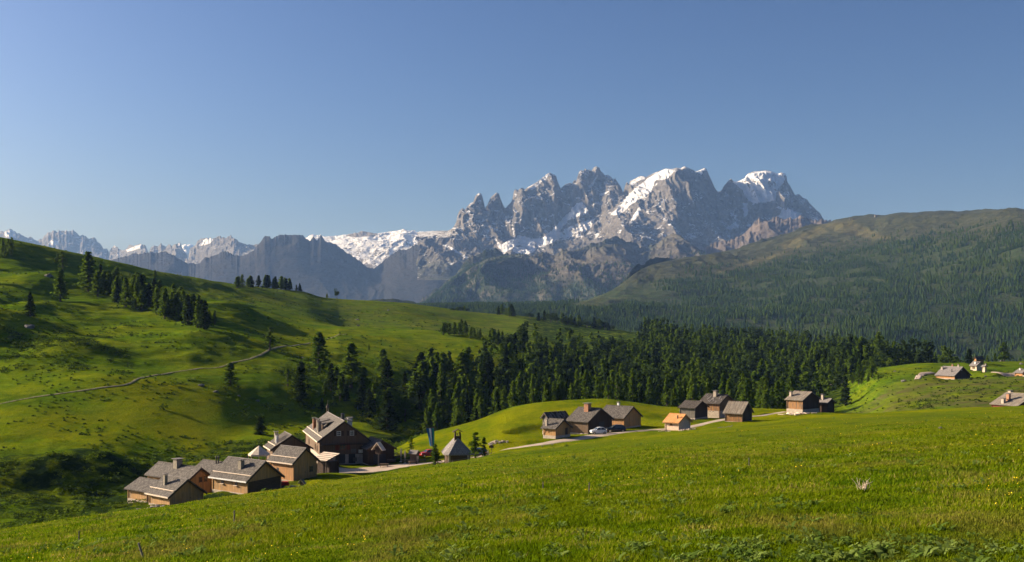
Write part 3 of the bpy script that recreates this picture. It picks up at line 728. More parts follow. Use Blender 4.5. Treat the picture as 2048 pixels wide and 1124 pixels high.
def rh_disp(X, Y, Z, U, PX):
    env = ss(0, .1, U) * (1 - .80 * ss(.9, 1, U) * (U <= 1))
    big = ridged((X * .8 + Y * .6) / 520, (Y * .8 - X * .6) / 900, 61, 5, .5)
    Z = Z + env * (big * 30 + fbm(X / 120, Y / 140, 63, 4) * 11 + ridged(X / 60, Y / 60, 65, 3) * 6 * ss(.6, .8, U))
    return X, Y, Z
def rh_green(X, Y, Z, U, PX):
    row = rowf(X, Y, Z); line = np.interp(PX, [900, 1240, 1400, 1500, 1600, 1750, 1900, 2048, 2600], [590, 560, 545, 530, 500, 480, 470, 455, 420])
    return .35 + .65 * ss(-6, 30, row - line)
def rh_brown(X, Y, Z, U, PX):
    row = rowf(X, Y, Z)
    trk = np.maximum.reduce([polymask(PX, row, p, 3) for p in ([(1560,490),(1600,470),(1640,452),(1660,462),(1610,480),(1570,500)], [(1425,545),(1480,528),(1560,505),(1600,488),(1605,493),(1540,518),(1450,545)], [(1640,450),(1700,440),(1760,470),(1800,478),(1740,478),(1670,462)], [(1130,606),(1200,592),(1260,597),(1240,606),(1180,615),(1140,618)])])
    return np.clip(trk, 0, 1)
mat_rh = rock_mat('wooded_hillside', (.032, .034, .018), (.085, .080, .046), False, (.040, .066, .012), 6.0, brown=(.125, .105, .045))
RHO, RHG = sheet('wooded_hill', RH, 705, 2590, 760, 260, mat_rh, rh_disp, attrs={'green': rh_green, 'brown': rh_brown})

# ------------------------------------------------------------------ gable-roofed houses
HOUSES = []
def solve_house(rn, rfpx, Yn, a, Kpx, Kbase, Keave, oe=.6):
    sa, ca = math.sin(R(a)), math.cos(R(a))
    X0 = (rn[0] - CX) / F * Yn; Zr = zrow(rn[1], Yn)
    t = (rfpx - CX) / F
    L = (X0 - t * Yn) / (ca + t * sa)           # ridge runs back along (-ca, sa)
    tk = (Kpx - CX) / F
    og = .45
    Xa, Ya = X0 - ca * og, Yn + sa * og          # wall apex, inside the verge
    wv = (Xa - tk * Ya) / (sa - tk * ca)         # K = apex + n1 * w, n1 = (-sa, -ca)
    KY = Ya - ca * wv
    zb = zrow(Kbase, KY); ze = zrow(Keave, KY - .5)
    Lw = L - 2 * og
    cx, cyy = Xa - ca * Lw / 2, Ya + sa * Lw / 2
    hr = Zr - .16 - zb; w2 = abs(wv); sl = (hr - (ze - zb) + .1) / (w2 + oe)
    return dict(c=(cx, cyy), L=Lw, W=2 * w2, zb=zb, he=hr - sl * w2, hr=hr, a=a, og=og, oe=oe)
def prep(key, *args, r=None):
    h = solve_house(*args); HOUSES.append((key, h)); H[key] = h
    for i in (-1, 0, 1):
        for j in (-1, 0, 1):
            x = h['c'][0] + math.cos(R(-h['a'])) * i * h['L'] / 2 - math.sin(R(-h['a'])) * j * h['W'] / 2
            y = h['c'][1] + math.sin(R(-h['a'])) * i * h['L'] / 2 + math.cos(R(-h['a'])) * j * h['W'] / 2
            PADQ.append((x, y, h['zb'] - .05, r or 5.5))
H = {}; PADQ = []
prep('h1', (376,958), 329, 168, 42, 340, 1014, 995)
prep('h0', (403,935), 317, 184, 40, 377, 1000, 963)
prep('h0b', (322,961), 279, 180, 40, 294, 1009, 984)
prep('h2', (532,922), 456, 178, 38, 495, 991, 964)
prep('h3', (458,925), 406, 197, 38, 428, 985, 955)
prep('h4', (613,896), 561, 191, 40, 587, 962, 928)
prep('h5', (584,870), 569, 214, 68, 546, 935, 900)
prep('h6', (689,842), 655, 226, 72.7, 640, 930, 884)
prep('h6b', (764,880), 741, 224, 66, 738, 930, 900)
prep('h8', (1088,825), 1132, 253, 147, 1096, 871, 838)
prep('h9', (1128.5,838.6), 1098.6, 236, 40, 1111, 877, 858)
prep('h10', (1203,816.3), 1156.7, 252, 40, 1176, 867.5, 844.5)
prep('h11', (1267.4,812.8), 1212.4, 263, 38, 1247.5, 857, 837)
prep('h12', (1371.8,828.4), 1339, 246, 40, 1357, 861.5, 846, r=3.5)
prep('h13', (1405,802), 1370, 285, 38, 1389.5, 839.5, 816.6)
prep('h14', (1456,789), 1412, 292, 40, 1438.4, 837, 808)
prep('h15', (1497,804), 1457, 262, 36, 1484, 844, 828, r=4)
prep('h16', (1624.3,783.6), 1588, 286, 50, 1605, 826, 801)
prep('h16b', (1664,797), 1642, 290, 52, 1655, 826, 806)
prep('h17', (1926.5,733.6), 1886, 425, 58, 1909, 759, 752)
prep('h18', (1961.4,723.5), 1946, 450, 60, 1953, 741, 732)
prep('h19', (1949,713), 1966, 500, 155, 1952.5, 727, 719)
prep('h20', (1973,730), 1965, 440, 62, 1969.5, 744, 733)
prep('h21', (2056,738), 2037, 420, 62, 2045, 761, 746)
prep('h22', (2070,788), 2012, 290, 62, 2036, 834, 812)
prep('h23', (1686,754), 1667, 545, 52, 1676, 768, 761)

# roads: centre line as (px, row, distance) and width
ROAD1 = [(640,951,205,6),(700,944,211,13),(760,938,215,13),(820,932,218,10),(870,926,220,6),(930,915,222,4),(985,907,224,3.6),(1060,892.5,227,3.6),(1110,886.5,230,3.4),(1180,874,237,5),(1240,865,245,5),(1300,861,250,3.2),(1370,857,257,3.2),(1400,851,264,3.4),(1440,841,273,3.4),(1480,835,281,3),(1530,831.5,287,3),(1572,829,290,2.6)]
ROAD3 = [(1834,759,395,2.6),(1843,750,420,2.6),(1855,746.5,440,2.6),(1866,745.5,455,2.6)]
ROAD4 = [(1985,744.5,430,2.4),(2005,748,425,2.4),(2022,750.5,418,3),(2040,752,415,5),(2060,753,415,5)]
for rd in (ROAD1,):
    for (a, b) in zip(rd[:-1], rd[1:]):
        pa, pb = P(*a[:3]), P(*b[:3]); n = max(1, int((Vector(pa) - Vector(pb)).length / 3))
        for i in range(n):
            q = Vector(pa).lerp(Vector(pb), i / n); PADQ.append((q.x, q.y, q.z, 3.2 if a[3] < 6 else 5))
# chapel, tent, mound behind
for (px, row, Y, r) in [(905,930,208,4.5),(925,930,213,5),(515,935,206,5),(860,925,214,4),(955,918,224,4)]:
    q = P(px, row, Y); PADQ.append((*q, r))
_q = np.array(PADQ); _bz = base_height(_q[:, 0], _q[:, 1])
PADS = [(a, b, c - z, r) for (a, b, c, r), z in zip(PADQ, _bz)]
print('PAD corrections', [(k, round(h['zb'] - float(base_height([h['c'][0]], [h['c'][1]])[0]), 1), round(h['L'], 1), round(h['W'], 1), round(h['he'], 1), round(h['hr'], 1)) for k, h in HOUSES])
build_ground()

def road(name, pts, mat='gravel', lift=.10, grd=None):
    """a strip of gravel laid on the ground"""
    c = []
    for i in range(len(pts) - 1):
        p0 = pts[max(0, i - 1)]; p1 = pts[i]; p2 = pts[i + 1]; p3 = pts[min(len(pts) - 1, i + 2)]
        n = max(2, int(math.hypot(p2[0] - p1[0], p2[1] - p1[1]) / 1.0))
        for j in range(n):
            t = j / n
            c.append([.5 * (2 * b + (d - a) * t + (2 * a - 5 * b + 4 * d - e) * t * t + (3 * b - a - 3 * d + e) * t ** 3) for a, b, d, e in zip(p0, p1, p2, p3)])
    c.append(list(pts[-1])); c = np.array(c)
    tg = np.gradient(c[:, :2], axis=0); tg /= np.linalg.norm(tg, axis=1)[:, None] + 1e-9
    nr = np.stack([-tg[:, 1], tg[:, 0]], 1)
    m = 9; s = np.linspace(-.5, .5, m)
    wob = 1 + .18 * fbm(c[:, 0] / 2.5, c[:, 1] / 2.5, 71, 3)[:, None] * np.sign(s)[None] + .12 * fbm(c[:, 0] / 2.1, c[:, 1] / 2.1, 72, 3)[:, None]
    W = c[:, 2:3] * wob
    X = c[:, :1] + nr[:, :1] * s[None] * W; Y = c[:, 1:2] + nr[:, 1:] * s[None] * W
    Z = height(X, Y) + lift; Z[:, 0] -= lift * 2; Z[:, -1] -= lift * 2
    n = len(c); i = np.arange(n - 1)[:, None] * m + np.arange(m - 1)[None]
    Fc = np.stack([i, i + m, i + m + 1, i + 1], -1).reshape(-1, 4)
    V = np.stack([X.ravel(), Y.ravel(), Z.ravel()], 1)
    me = mesh_np(name, V, Fc[:, ::-1], smooth=True, mats=[M[mat]])
    tag(link(name, me), kind='structure')
def xyw(rd): return [((px - CX) / F * Y, Y, w_) for px, row, Y, w_ in rd]
road('gravel_road', xyw(ROAD1))
for rd in (ROAD3, ROAD4): road('farm_track', [(*onground(px, row, 320)[:2], w_) for px, row, Y, w_ in rd], lift=.2)
_p = [(-60,820,1.6),(0,808,1.6),(60,796,1.6),(130,786,1.7),(200,776,1.7),(256,768,1.8),(285,755,1.8),(330,748,1.8),(400,737,1.8),(460,727,1.9),(505,716,2),(528,706,2.2),(545,698,2),(600,689,1.8),(650,680,1.8),(692,668,1.5)]
road('path', [(*onground(px, row, 262)[:2], w_ * .55) for px, row, w_ in _p], 'dirt', lift=.12)

def put_chimney(roof, x, y, zroof, w_, h, kind, below=.6):
    mb = MB(); mat = {'stone': 'chimstone', 'white': 'white', 'brick': 'brick', 'black': 'black', 'pale': 'stonewall'}[kind]
    if kind == 'black':
        mb.tube((x, y, zroof - below), (x, y, zroof + h), w_ / 2, n=10)
    else: mb.box((x, y, zroof + (h - below) / 2), (w_, w_, h + below))
    c = mb.build('chimney', M[mat], roof)
    k = MB()
    if kind == 'black': k.tube((x, y, zroof + h), (x, y, zroof + h + .22), w_ * .8, w_ * .1, n=10)
    else:
        for sx in (-1, 1):
            for sy in (-1, 1): k.box((x + sx * w_ * .38, y + sy * w_ * .38, zroof + h + .1), (w_ * .16, w_ * .16, .2))
        k.box((x, y, zroof + h + .24), (w_ * 1.45, w_ * 1.45, .08))
    k.build('cap', M['shingle_grey' if kind != 'black' else 'black'], c)
    return c
def house(key, name, label, cat, wallm, roofm, gablem=None, found=0, foundm='stonewall', chim=(), opens=(), guard=False, eboard=None, dark_low=None, group=None, thick=.15, oe=None, rough=0, lowm=None, lowh=0):
    h = H[key]; L, W, he, hr, og, oe = h['L'], h['W'], h['he'], h['hr'], h['og'], h['oe']
    root = empty(name, (*h['c'], h['zb']), -R(h['a'])); tag(root, label, cat, group)
    l2, w2 = L / 2, W / 2; lo = -2.0; fz = found
    # walls: two long sides and two gables, butted at the corners
    mb = MB()
    for s in (-1, 1):
        a = [(-l2, s * w2, fz), (l2, s * w2, fz), (l2, s * w2, he), (-l2, s * w2, he)]
        mb.quad(a if s < 0 else a[::-1])
    for s in (-1, 1):
        a = [(s * l2, -w2, fz), (s * l2, w2, fz), (s * l2, w2, he), (s * l2, 0, hr), (s * l2, -w2, he)]
        mb.quad(a if s > 0 else a[::-1])
    wall = mb.build('wall', M[wallm], root)
    if gablem:
        g = MB(); g.quad([(l2 + .02, -w2 + .02, max(fz, lowh)), (l2 + .02, w2 - .02, max(fz, lowh)), (l2 + .02, w2 - .02, he), (l2 + .02, 0, hr), (l2 + .02, -w2 + .02, he)])
        g.build('gable_tone_panel', M[gablem], root)  # overlay on the near gable; darker boards put its shade into the colour
    fb = MB(); e = .12
    fb.box((0, 0, (fz + lo) / 2), (L + 2 * e, W + 2 * e, fz - lo)); fb.build('foundation', M[foundm], root)
    if lowm:   # a lower storey of another material, standing 6 cm proud
        b = MB(); b.box((0, 0, (fz + lowh) / 2 + .01), (L + .12, W + .12, lowh - fz)); b.build('lower_wall', M[lowm], root)
    # corner boards
    for sx in (-1, 1):
        for sy in (-1, 1): cb = MB(); cb.box((sx * (l2 + .03), sy * (w2 + .03), (he + fz) / 2), (.16, .16, he - fz - .02)); cb.build('corner_post', M[wallm], root)
    # roof: two slabs with thickness, slightly sagging ridge
    mb = MB(); slope = (hr - he) / w2; zt = thick / math.cos(math.atan(slope)); ye = w2 + oe; n = 8
    xs = [-l2 - og + (L + 2 * og) * i / n for i in range(n + 1)]
    def ridge_z(x): return hr + zt - .05 * (1 - (2 * x / (L + 2 * og)) ** 2)
    def sag(x, y): return (math.sin(x * 2.1 + y * 1.3 + L) * .022 + math.sin(x * 5.3 + W) * .012)
    for s in (-1, 1):
        for i in range(n):
            x0, x1 = xs[i], xs[i + 1]
            ze = hr - slope * ye
            A = (x0, 0, ridge_z(x0)); B = (x1, 0, ridge_z(x1)); C = (x1, s * ye, ze + zt + sag(x1, s)); D = (x0, s * ye, ze + zt + sag(x0, s))
            dl = math.hypot(ye, hr - ze)
            q = [A, D, C, B]; uvq = [(x0, dl), (x0, 0), (x1, 0), (x1, dl)]
            if s > 0: q = q[::-1]; uvq = uvq[::-1]
            mb.quad(q, uvq)
            a2, b2, c2, d2 = [(p[0], p[1], p[2] - zt) for p in (A, B, C, D)]
            q = [a2, b2, c2, d2] if s < 0 else [d2, c2, b2, a2]
            mb.quad(q, [(0, 0), (0, .1), (.1, .1), (.1, 0)])
            q = [D, d2, c2, C] if s < 0 else [C, c2, d2, D]; mb.quad(q)
            if i == 0: mb.quad([A, a2, d2, D] if s < 0 else [D, d2, a2, A])
            if i == n - 1: mb.quad([B, C, c2, b2] if s < 0 else [b2, c2, C, B])
    roof = mb.build('roof', M[roofm], root)
    rc = MB(); rc.tube((-l2 - og, 0, hr + zt - .02), (l2 + og, 0, hr + zt - .02), .09, n=6); rc.build('ridge_cap', M['shingle_grey'] if guard else M[roofm], roof)
    for sx in (-1, 1):                          # verge boards under the gable edges
        for s in (-1, 1):
            vb = MB()
            ze = hr - slope * ye; x = sx * (l2 + og - .04)
            p = [(x, 0, hr - .01), (x, s * ye, ze - .01)]
            d = .22
            lo4 = [(x - .03, p[0][1], p[0][2] - d), (x + .03, p[0][1], p[0][2] - d), (x + .03, p[1][1], p[1][2] - d), (x - .03, p[1][1], p[1][2] - d)]
            hi4 = [(q[0], q[1], q[2] + d) for q in lo4]
            if s > 0: pass
            else: lo4 = lo4[::-1]; hi4 = hi4[::-1]
            vb.hexa(lo4, hi4)
            vb.build('bargeboard', M['darkwood'] if wallm != 'plaster' else M['orange'], roof)
    def zr(y): return hr + zt - slope * abs(y)
    if guard:
        for yy in (-(ye - .95),):
            g = MB(); g.tube((-l2 - og, yy, zr(yy) + .12), (l2 + og, yy, zr(yy) + .12), .085, n=6)
            for i in range(6): x = -l2 + L * i / 5; g.box((x, yy, zr(yy) + .04), (.06, .1, .12))
            g.build('snow_guard', M['paleboard'], roof)
    if guard or eboard:
        g = MB(); ze = hr - slope * ye
        g.box((0, -ye - .035, ze + zt * .5 - .02), (L + 2 * og, .06, .22)); g.build('eaves_board', M[eboard or 'paleboard'], roof)
    for (x, v, w_, ch, kind) in chim:
        y = v * ye; put_chimney(roof, x * L, y, zr(y), w_, ch, kind)
    if rough:      # loose and missing boards lying on the roof
        rb = MB(); rr = random.Random(5)
        for i in range(rough):
            x = rr.uniform(-l2, l2); y = rr.uniform(.2, ye * .95) * rr.choice((-1, 1)); 
            Mx = Matrix.Translation((x, y, zr(y) + .05)) @ Matrix.Rotation(math.atan(slope) * (-1 if y > 0 else 1), 4, 'X') @ Matrix.Rotation(rr.uniform(-.2, .2), 4, 'Z')
            rb.box((0, 0, 0), (rr.uniform(.12, .3), rr.uniform(.6, 1.8), .04), Mx)
        rb.build('loose_boards', M['shingle_grey' if rough < 60 else 'greywood'], roof)
    for op in opens:
        face, s, z, ww, hh, kind = op[:6]
        if face == 'side': Mx = Matrix.Translation((s, -w2 - .03, z)); 
        elif face == 'back': Mx = Matrix.Translation((s, w2 + .03, z)) @ Matrix.Rotation(math.pi, 4, 'Z')
        elif face == 'farg': Mx = Matrix.Translation((-l2 - .03, s, z)) @ Matrix.Rotation(-math.pi / 2, 4, 'Z')
        else: Mx = Matrix.Translation((l2 + .05, s, z)) @ Matrix.Rotation(math.pi / 2, 4, 'Z')
        fm = op[6] if len(op) > 6 else 'paleboard'
        if kind == 'window':
            f = MB()
            for sx in (-1, 1): f.box((sx * (ww / 2), 0, 0), (.09, .1, hh + .18), Mx)
            for sz in (-1, 1): f.box((0, 0, sz * hh / 2), (ww, .1, .09), Mx)
            f.box((0, -.01, 0), (.05, .06, hh), Mx); f.box((0, -.01, 0), (ww, .06, .05), Mx)
            fo = f.build('window', M[fm], root)
            p = MB(); p.box((0, .012, 0), (ww - .02, .03, hh - .02), Mx); p.build('pane', M['glass'], fo)
        elif kind == 'shutters':
            f = MB()
            for sx in (-1, 1): f.box((sx * ww * .78, -.03, 0), (ww * .5, .06, hh), Mx)
            f.build('shutter', M[fm], root)
        elif kind == 'hatch':
            f = MB(); f.box((0, 0, 0), (ww, .05, hh), Mx); fo = f.build('window', M['black'], root)
            p = MB(); p.box((0, -.12, -hh / 2 - .06), (ww * 1.5, .3, .07), Mx); p.build('sill', M['paleboard'], fo)
        elif kind == 'door':
            f = MB(); f.box((0, 0, 0), (ww, .08, hh), Mx)
            for k in (-1, 1): f.box((0, -.05, k * hh * .3), (ww * .92, .04, .12), Mx)
            fo = f.build('door', M[fm], root)
            p = MB(); p.box((ww * .38, -.08, 0), (.05, .06, .2), Mx); p.build('handle', M['black'], fo)
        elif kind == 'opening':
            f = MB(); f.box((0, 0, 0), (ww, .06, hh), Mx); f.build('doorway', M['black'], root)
        elif kind == 'board':
            f = MB(); f.box((0, -.05, 0), (ww, .06, hh), Mx); f.build('notice_board', M[fm], root)
    return root
h = H
house('h0', 'cabin', 'largest tan cabin at the far left, wide stone chimney on its grey shingle roof', 'cabin', 'tan', 'shingle', chim=[(.0, -.12, 1.1, 1.0, 'stone')],
      opens=[('gable', .1, h['h0']['hr'] - 1.9, .55, .8, 'window', 'brown'), ('gable', 1.1, h['h0']['hr'] - 1.9, .55, .8, 'window', 'brown')])
house('h0b', 'cabin', 'low tan annex with grey shingle roof at the very left end of the cabin row', 'cabin', 'tan', 'shingle', found=.5)
house('h1', 'cabin', 'low tan cabin with slim stone chimney and pale snow guard, woodpile in front', 'cabin', 'tan', 'shingle', guard=True, chim=[(-.12, -.42, .5, 1.35, 'stone')],
      opens=[('gable', .1, 1.0, 1.5, 1.6, 'door', 'tan')])
house('h3', 'cabin', 'small grey-roofed cabin mostly hidden behind its neighbour, two thin black flues on the roof', 'cabin', 'tan', 'shingle', chim=[(.12, -.15, .22, 1.1, 'black'), (.2, -.12, .22, 1.1, 'black')])
house('h2', 'cabin', 'tan board cabin with two small side windows, white eaves board and squat stone chimney', 'cabin', 'tan', 'shingle', guard=True, eboard='white', gablem=None, found=.22,
      chim=[(.08, -.42, .75, 1.1, 'stone')], lowm=None,
      opens=[('side', -1.9, 1.6, .6, .4, 'hatch'), ('side', 1.6, 1.6, .6, .4, 'hatch')])
_h = H['h2']; _r = [o for o in bpy.data.objects if o.get('label', '').startswith('tan board cabin with two small')][0]
_b = MB(); _b.quad([(_h['L'] / 2 + .035, -_h['W'] / 2 + .1, .22), (_h['L'] / 2 + .035, _h['W'] / 2 - .1, .22), (_h['L'] / 2 + .035, _h['W'] / 2 - .1, _h['he'] * .95), (_h['L'] / 2 + .035, -_h['W'] / 2 + .1, _h['he'] * .82)]); _b.build('log_wall', M['logs'], _r)
house('h4', 'cabin', 'orange-brown board cabin above the red trailer, with plain grey shingle roof and no chimney', 'cabin', 'orange', 'shingle', gablem='tan', guard=True,
      opens=[('gable', -.6, 1.3, 1.5, 2.0, 'door', 'tan'), ('gable', 1.4, 1.7, .7, .9, 'window', 'brown'), ('side', -1.2, 1.7, .5, .5, 'hatch')])
house('h5', 'restaurant', 'dark gabled restaurant building behind the white canopy, two capped chimneys on its steep roof', 'building', 'brown', 'shingle_dark', guard=True, oe=.8, chim=[(-.05, -.55, .65, 1.6, 'stone'), (.2, -.58, .5, 1.3, 'white')],
      opens=[('gable', -1.0, 3.6, .9, .7, 'window', 'brown'), ('gable', .8, 3.6, .9, .7, 'window', 'brown'), ('gable', .8, 1.3, 1.1, 1.0, 'window', 'brown')])
house('h6', 'mountain_lodge', 'biggest wooden lodge with four tall chimneys, dormers and a spire on the ridge end', 'lodge', 'brown', 'shingle', guard=True, oe=1.1, found=.0, lowm='stonewall', lowh=2.0,
      chim=[(-.20, -.70, .75, 1.9, 'brick'), (-.03, -.66, .65, 1.9, 'stone'), (.14, -.70, .75, 1.9, 'stone'), (-.1, .62, .95, 1.7, 'white'), (.33, .06, .7, 1.3, 'black')],
      opens=[('gable', -1.1, 6.35, .75, .85, 'window', 'white'), ('gable', -1.1, 6.35, 1.0, 1.0, 'shutters', 'darkwood'), ('gable', 1.6, 6.35, .75, .85, 'window', 'white'), ('gable', 1.6, 6.35, 1.0, 1.0, 'shutters', 'darkwood'),
             ('gable', -.3, 3.6, 1.2, 1.3, 'window', 'redwood'), ('gable', -.3, 3.6, 1.5, 1.3, 'shutters', 'redwood'), ('gable', -3.2, 1.1, 1.6, 1.7, 'opening'), ('gable', -.8, 1.1, 2.0, 1.9, 'opening'), ('gable', 1.6, 1.1, 1.4, 1.9, 'opening'),
             ('side', -6, 3.0, .9, 1.1, 'window', 'brown'), ('side', 5, 3.0, .9, 1.1, 'window', 'brown'), ('side', 8, 3.0, .9, 1.1, 'window', 'brown')])
house('h6b', 'lean_to', 'dark open-fronted barn joined to the right side of the big lodge', 'barn', 'darkwood', 'shingle_dark', oe=.9, opens=[('gable', -.4, 1.1, 2.6, 2.0, 'opening')])
house('h8', 'old_barn', 'weathered grey barn with a patched, board-strewn roof, leftmost of the middle group', 'barn', 'greywood', 'shingle_dark', found=.9, rough=46, oe=.6, opens=[('gable', -.6, 2.0, .5, 1.9, 'door', 'greywood')])
house('h9', 'cabin', 'small pale cabin with slim chimney on a stone base by the road bend', 'cabin', 'tan', 'shingle', found=.55, chim=[(-.32, -.72, .45, 1.2, 'pale')], oe=.5,
      opens=[('side', -.9, 1.45, .6, .7, 'shutters', 'orange'), ('gable', 1.3, 1.3, .8, 1.5, 'door', 'darkwood'), ('side', -.4, .2, .35, .3, 'opening')])
house('h10', 'barn', 'large dark barn with massive brick chimney, white car parked before its gable', 'barn', 'brown', 'shingle', gablem='darkwood', chim=[(.02, -.2, 1.2, 1.4, 'brick')], oe=.8, opens=[('gable', .6, 1.3, 2.2, 2.1, 'opening')])
house('h11', 'barn', 'orange-tan barn with a small T-shaped white chimney, rightmost of the middle group', 'barn', 'orange', 'shingle', gablem='tan', chim=[(-.1, .12, .5, .9, 'white')], oe=.8, found=.3,
      opens=[('gable', -.7, 1.5, 1.4, 2.2, 'door', 'tan')])
house('h12', 'hut', 'little pink plastered hut under a bright new orange roof, standing alone by the road', 'hut', 'plaster', 'shingle_new', eboard='orange', chim=[(.28, -.5, .28, .5, 'black')], oe=.6,
      opens=[('side', -.2, 1.35, .5, .5, 'window', 'orange')])
house('h13', 'barn', 'grey board barn with dark roof, left of the tall two-storey house', 'barn', 'greywood', 'shingle_dark', found=.4, oe=.5, gablem='darkwood')
house('h14', 'farmhouse', 'tall two-storey house, white stone below and orange boards above, stone patches on its roof', 'house', 'streaked', 'shingle_dark', gablem='brown', found=.05, lowm='stonewall', lowh=1.95, chim=[(.02, -.22, .85, 1.2, 'pale')], rough=30, oe=.8,
      opens=[('side', -.8, 1.75, .3, .25, 'opening'), ('side', .2, 1.75, .3, .25, 'opening'), ('side', 1.1, 1.75, .3, .25, 'opening')])
house('h15', 'barn', 'low barn with long grey roof boards and pale streaked walls, on the meadow edge', 'barn', 'streaked', 'shingle_plank', gablem='darkwood', oe=.6)
house('h16', 'farmhouse', 'lone orange-streaked farmhouse on a stone base, light chimney at its left roof end', 'house', 'streaked', 'shingle_plank', gablem='darkwood', found=.9, chim=[(-.42, -.6, .6, 1.0, 'pale')], oe=.7)
house('h16b', 'lean_to', 'low dark shed with a capped pale chimney, attached to the right of the lone farmhouse', 'shed', 'darkwood', 'shingle_grey', chim=[(-.3, -.3, .6, 1.1, 'pale')], oe=.35)
house('h17', 'farmhouse', 'wide farmhouse with a broad low grey roof on the grassy knoll', 'house', 'orange', 'shingle_grey', gablem='darkwood', found=.3, chim=[(-.42, -.35, .7, .8, 'pale'), (.3, .0, .5, .7, 'pale'), (-.05, .05, .5, .8, 'brick'), (.22, -.6, .3, 1.0, 'black')], oe=1.0,
      opens=[('gable', -.5, 3.6, .4, .5, 'window', 'white')])
house('h18', 'house', 'pale walled house with grey roof, middle of the clustered knoll buildings', 'house', 'cream', 'shingle_grey', chim=[(.1, -.5, .5, .8, 'white')], oe=.5, opens=[('side', 0, 1.2, 1.2, 1.2, 'door', 'brown')])
house('h19', 'house', 'tall narrow house with dark roof, topmost building on the knoll', 'house', 'orange', 'shingle_dark', gablem='orange', oe=.5)
house('h20', 'shed', 'small whitewashed shed at the right end of the knoll cluster', 'shed', 'cream', 'shingle_grey', oe=.2, chim=[(.2, .4, .4, .6, 'pale')])
house('h21', 'house', 'small house cut off by the right picture edge beside the pale track', 'house', 'orange', 'shingle_grey', found=.8, oe=.6, chim=[(-.2, -.3, .4, .6, 'white')])
house('h22', 'farmhouse', 'red-stained house at the right edge, only its big grey roof rising over the meadow', 'house', 'redwood', 'shingle_plank', chim=[(-.42, .05, .9, .5, 'pale'), (-.05, -.62, .8, 1.6, 'brick'), (-.1, -.85, .8, 1.0, 'pale')], oe=.8)
house('h23', 'hut', 'tiny stone hut half hidden between two conifers behind the lone farmhouse', 'hut', 'stonewall', 'shingle_grey', oe=.4)

# ------------------------------------------------------------------ trees
def cards(P0, size, nrm_bias, g, flat=.6):
    """one small quad per point, randomly turned; returns verts, faces"""
    n = len(P0)
    a = g.normal(size=(n, 3)); a[:, 2] *= .45
    a /= np.linalg.norm(a, axis=1)[:, None]
    b = g.normal(size=(n, 3)); b -= (b * a).sum(1)[:, None] * a; b /= np.linalg.norm(b, axis=1)[:, None]
    s = size[:, None] if np.ndim(size) else size
    a = a * s; b = b * s * flat
    V = np.stack([P0 - a * .9, P0 - b * .75, P0 + a, P0 + b], 1).reshape(-1, 3)
    return V, np.arange(4 * n).reshape(-1, 4)
def crown_pts(kind, seed, n):
    g = np.random.default_rng(seed)
    if kind in ('larch', 'spruce', 'slim', 'thin'):
        Rm = {'larch': 2.45, 'spruce': 2.1, 'slim': 1.75, 'thin': 1.7}[kind]; z0 = {'larch': 1.0, 'spruce': .5, 'slim': .7, 'thin': 1.6}[kind]
        nb = max(24, n // 9); per = n // nb
        zb = z0 + (9.9 - z0) * g.random(nb) ** .92
        az = g.random(nb) * 2 * math.pi
        prof = np.clip((1 - zb / 10.2), 0, 1) ** (.72 if kind != 'spruce' else .85) * np.minimum(1, (zb - z0 + 1.3) / 2.2)
        lump = .75 + .35 * np.sin(az * 2 + seed) * np.cos(zb * 1.3 + seed) + .2 * g.normal(size=nb) * .8
        r = Rm * prof * np.clip(lump, .35, 1.4) + .12
        s = g.random((nb, per)) ** .7
        rr = s * r[:, None]
        droop = {'larch': -.12, 'spruce': -.34, 'slim': -.15, 'thin': -.1}[kind]
        wob = g.normal(size=(nb, per)) * .18
        x = np.cos(az[:, None] + wob * .6) * rr; y = np.sin(az[:, None] + wob * .6) * rr
        z = zb[:, None] + droop * rr + g.normal(size=(nb, per)) * .10
        Pp = np.stack([x, y, z], -1).reshape(-1, 3)
    elif kind == 'round':
        c = g.normal(size=(9, 3)) * (1.1, 1.1, 1.5) + (0, 0, 5.6); rad = g.uniform(1.0, 1.9, 9)
        k = g.integers(0, 9, n); v = g.normal(size=(n, 3)); v /= np.linalg.norm(v, axis=1)[:, None]
        Pp = c[k] + v * rad[k][:, None] * (g.random(n)[:, None] ** .33)
    else:  # bush, 1 m high unit
        c = g.normal(size=(7, 3)) * (.55, .55, .12) + (0, 0, .45); rad = g.uniform(.3, .55, 7)
        k = g.integers(0, 7, n); v = g.normal(size=(n, 3)); v /= np.linalg.norm(v, axis=1)[:, None]
        Pp = c[k] + v * rad[k][:, None] * (g.random(n)[:, None] ** .3); Pp[:, 2] = np.abs(Pp[:, 2])
    return Pp, g
def crown_mesh(name, kind, seed, n, size, mat):
    Pp, g = crown_pts(kind, seed, n)
    V, Fc = cards(Pp, size * g.uniform(.6, 1.3, len(Pp)), 0, g)
    return mesh_np(name, V, Fc, mats=[mat])
def trunk_mesh(kind, seed):
    mb = MB(); rr = random.Random(seed); top = 9.6 if kind != 'round' else 6.5; r0 = .24
    pts = [(rr.uniform(-.06, .06) * (i > 0), rr.uniform(-.06, .06) * (i > 0), -.6 + (top + .6) * i / 6) for i in range(7)]
    for i in range(6): mb.tube(pts[i], pts[i + 1], r0 * (1 - i / 6.3), r0 * (1 - (i + 1) / 6.3), 6, cap=False)
    for k in range(16):
        z = 1.2 + k * .5; a = rr.uniform(0, 6.28); l = 1.9 * (1 - z / 10.5) * rr.uniform(.6, 1)
        mb.tube((0, 0, z), (math.cos(a) * l, math.sin(a) * l, z + (-.15 if kind != 'round' else .6) * l), .05, .015, 4, cap=False)
    return mb.mesh('trunk', M['bark'])
PROTO = {}
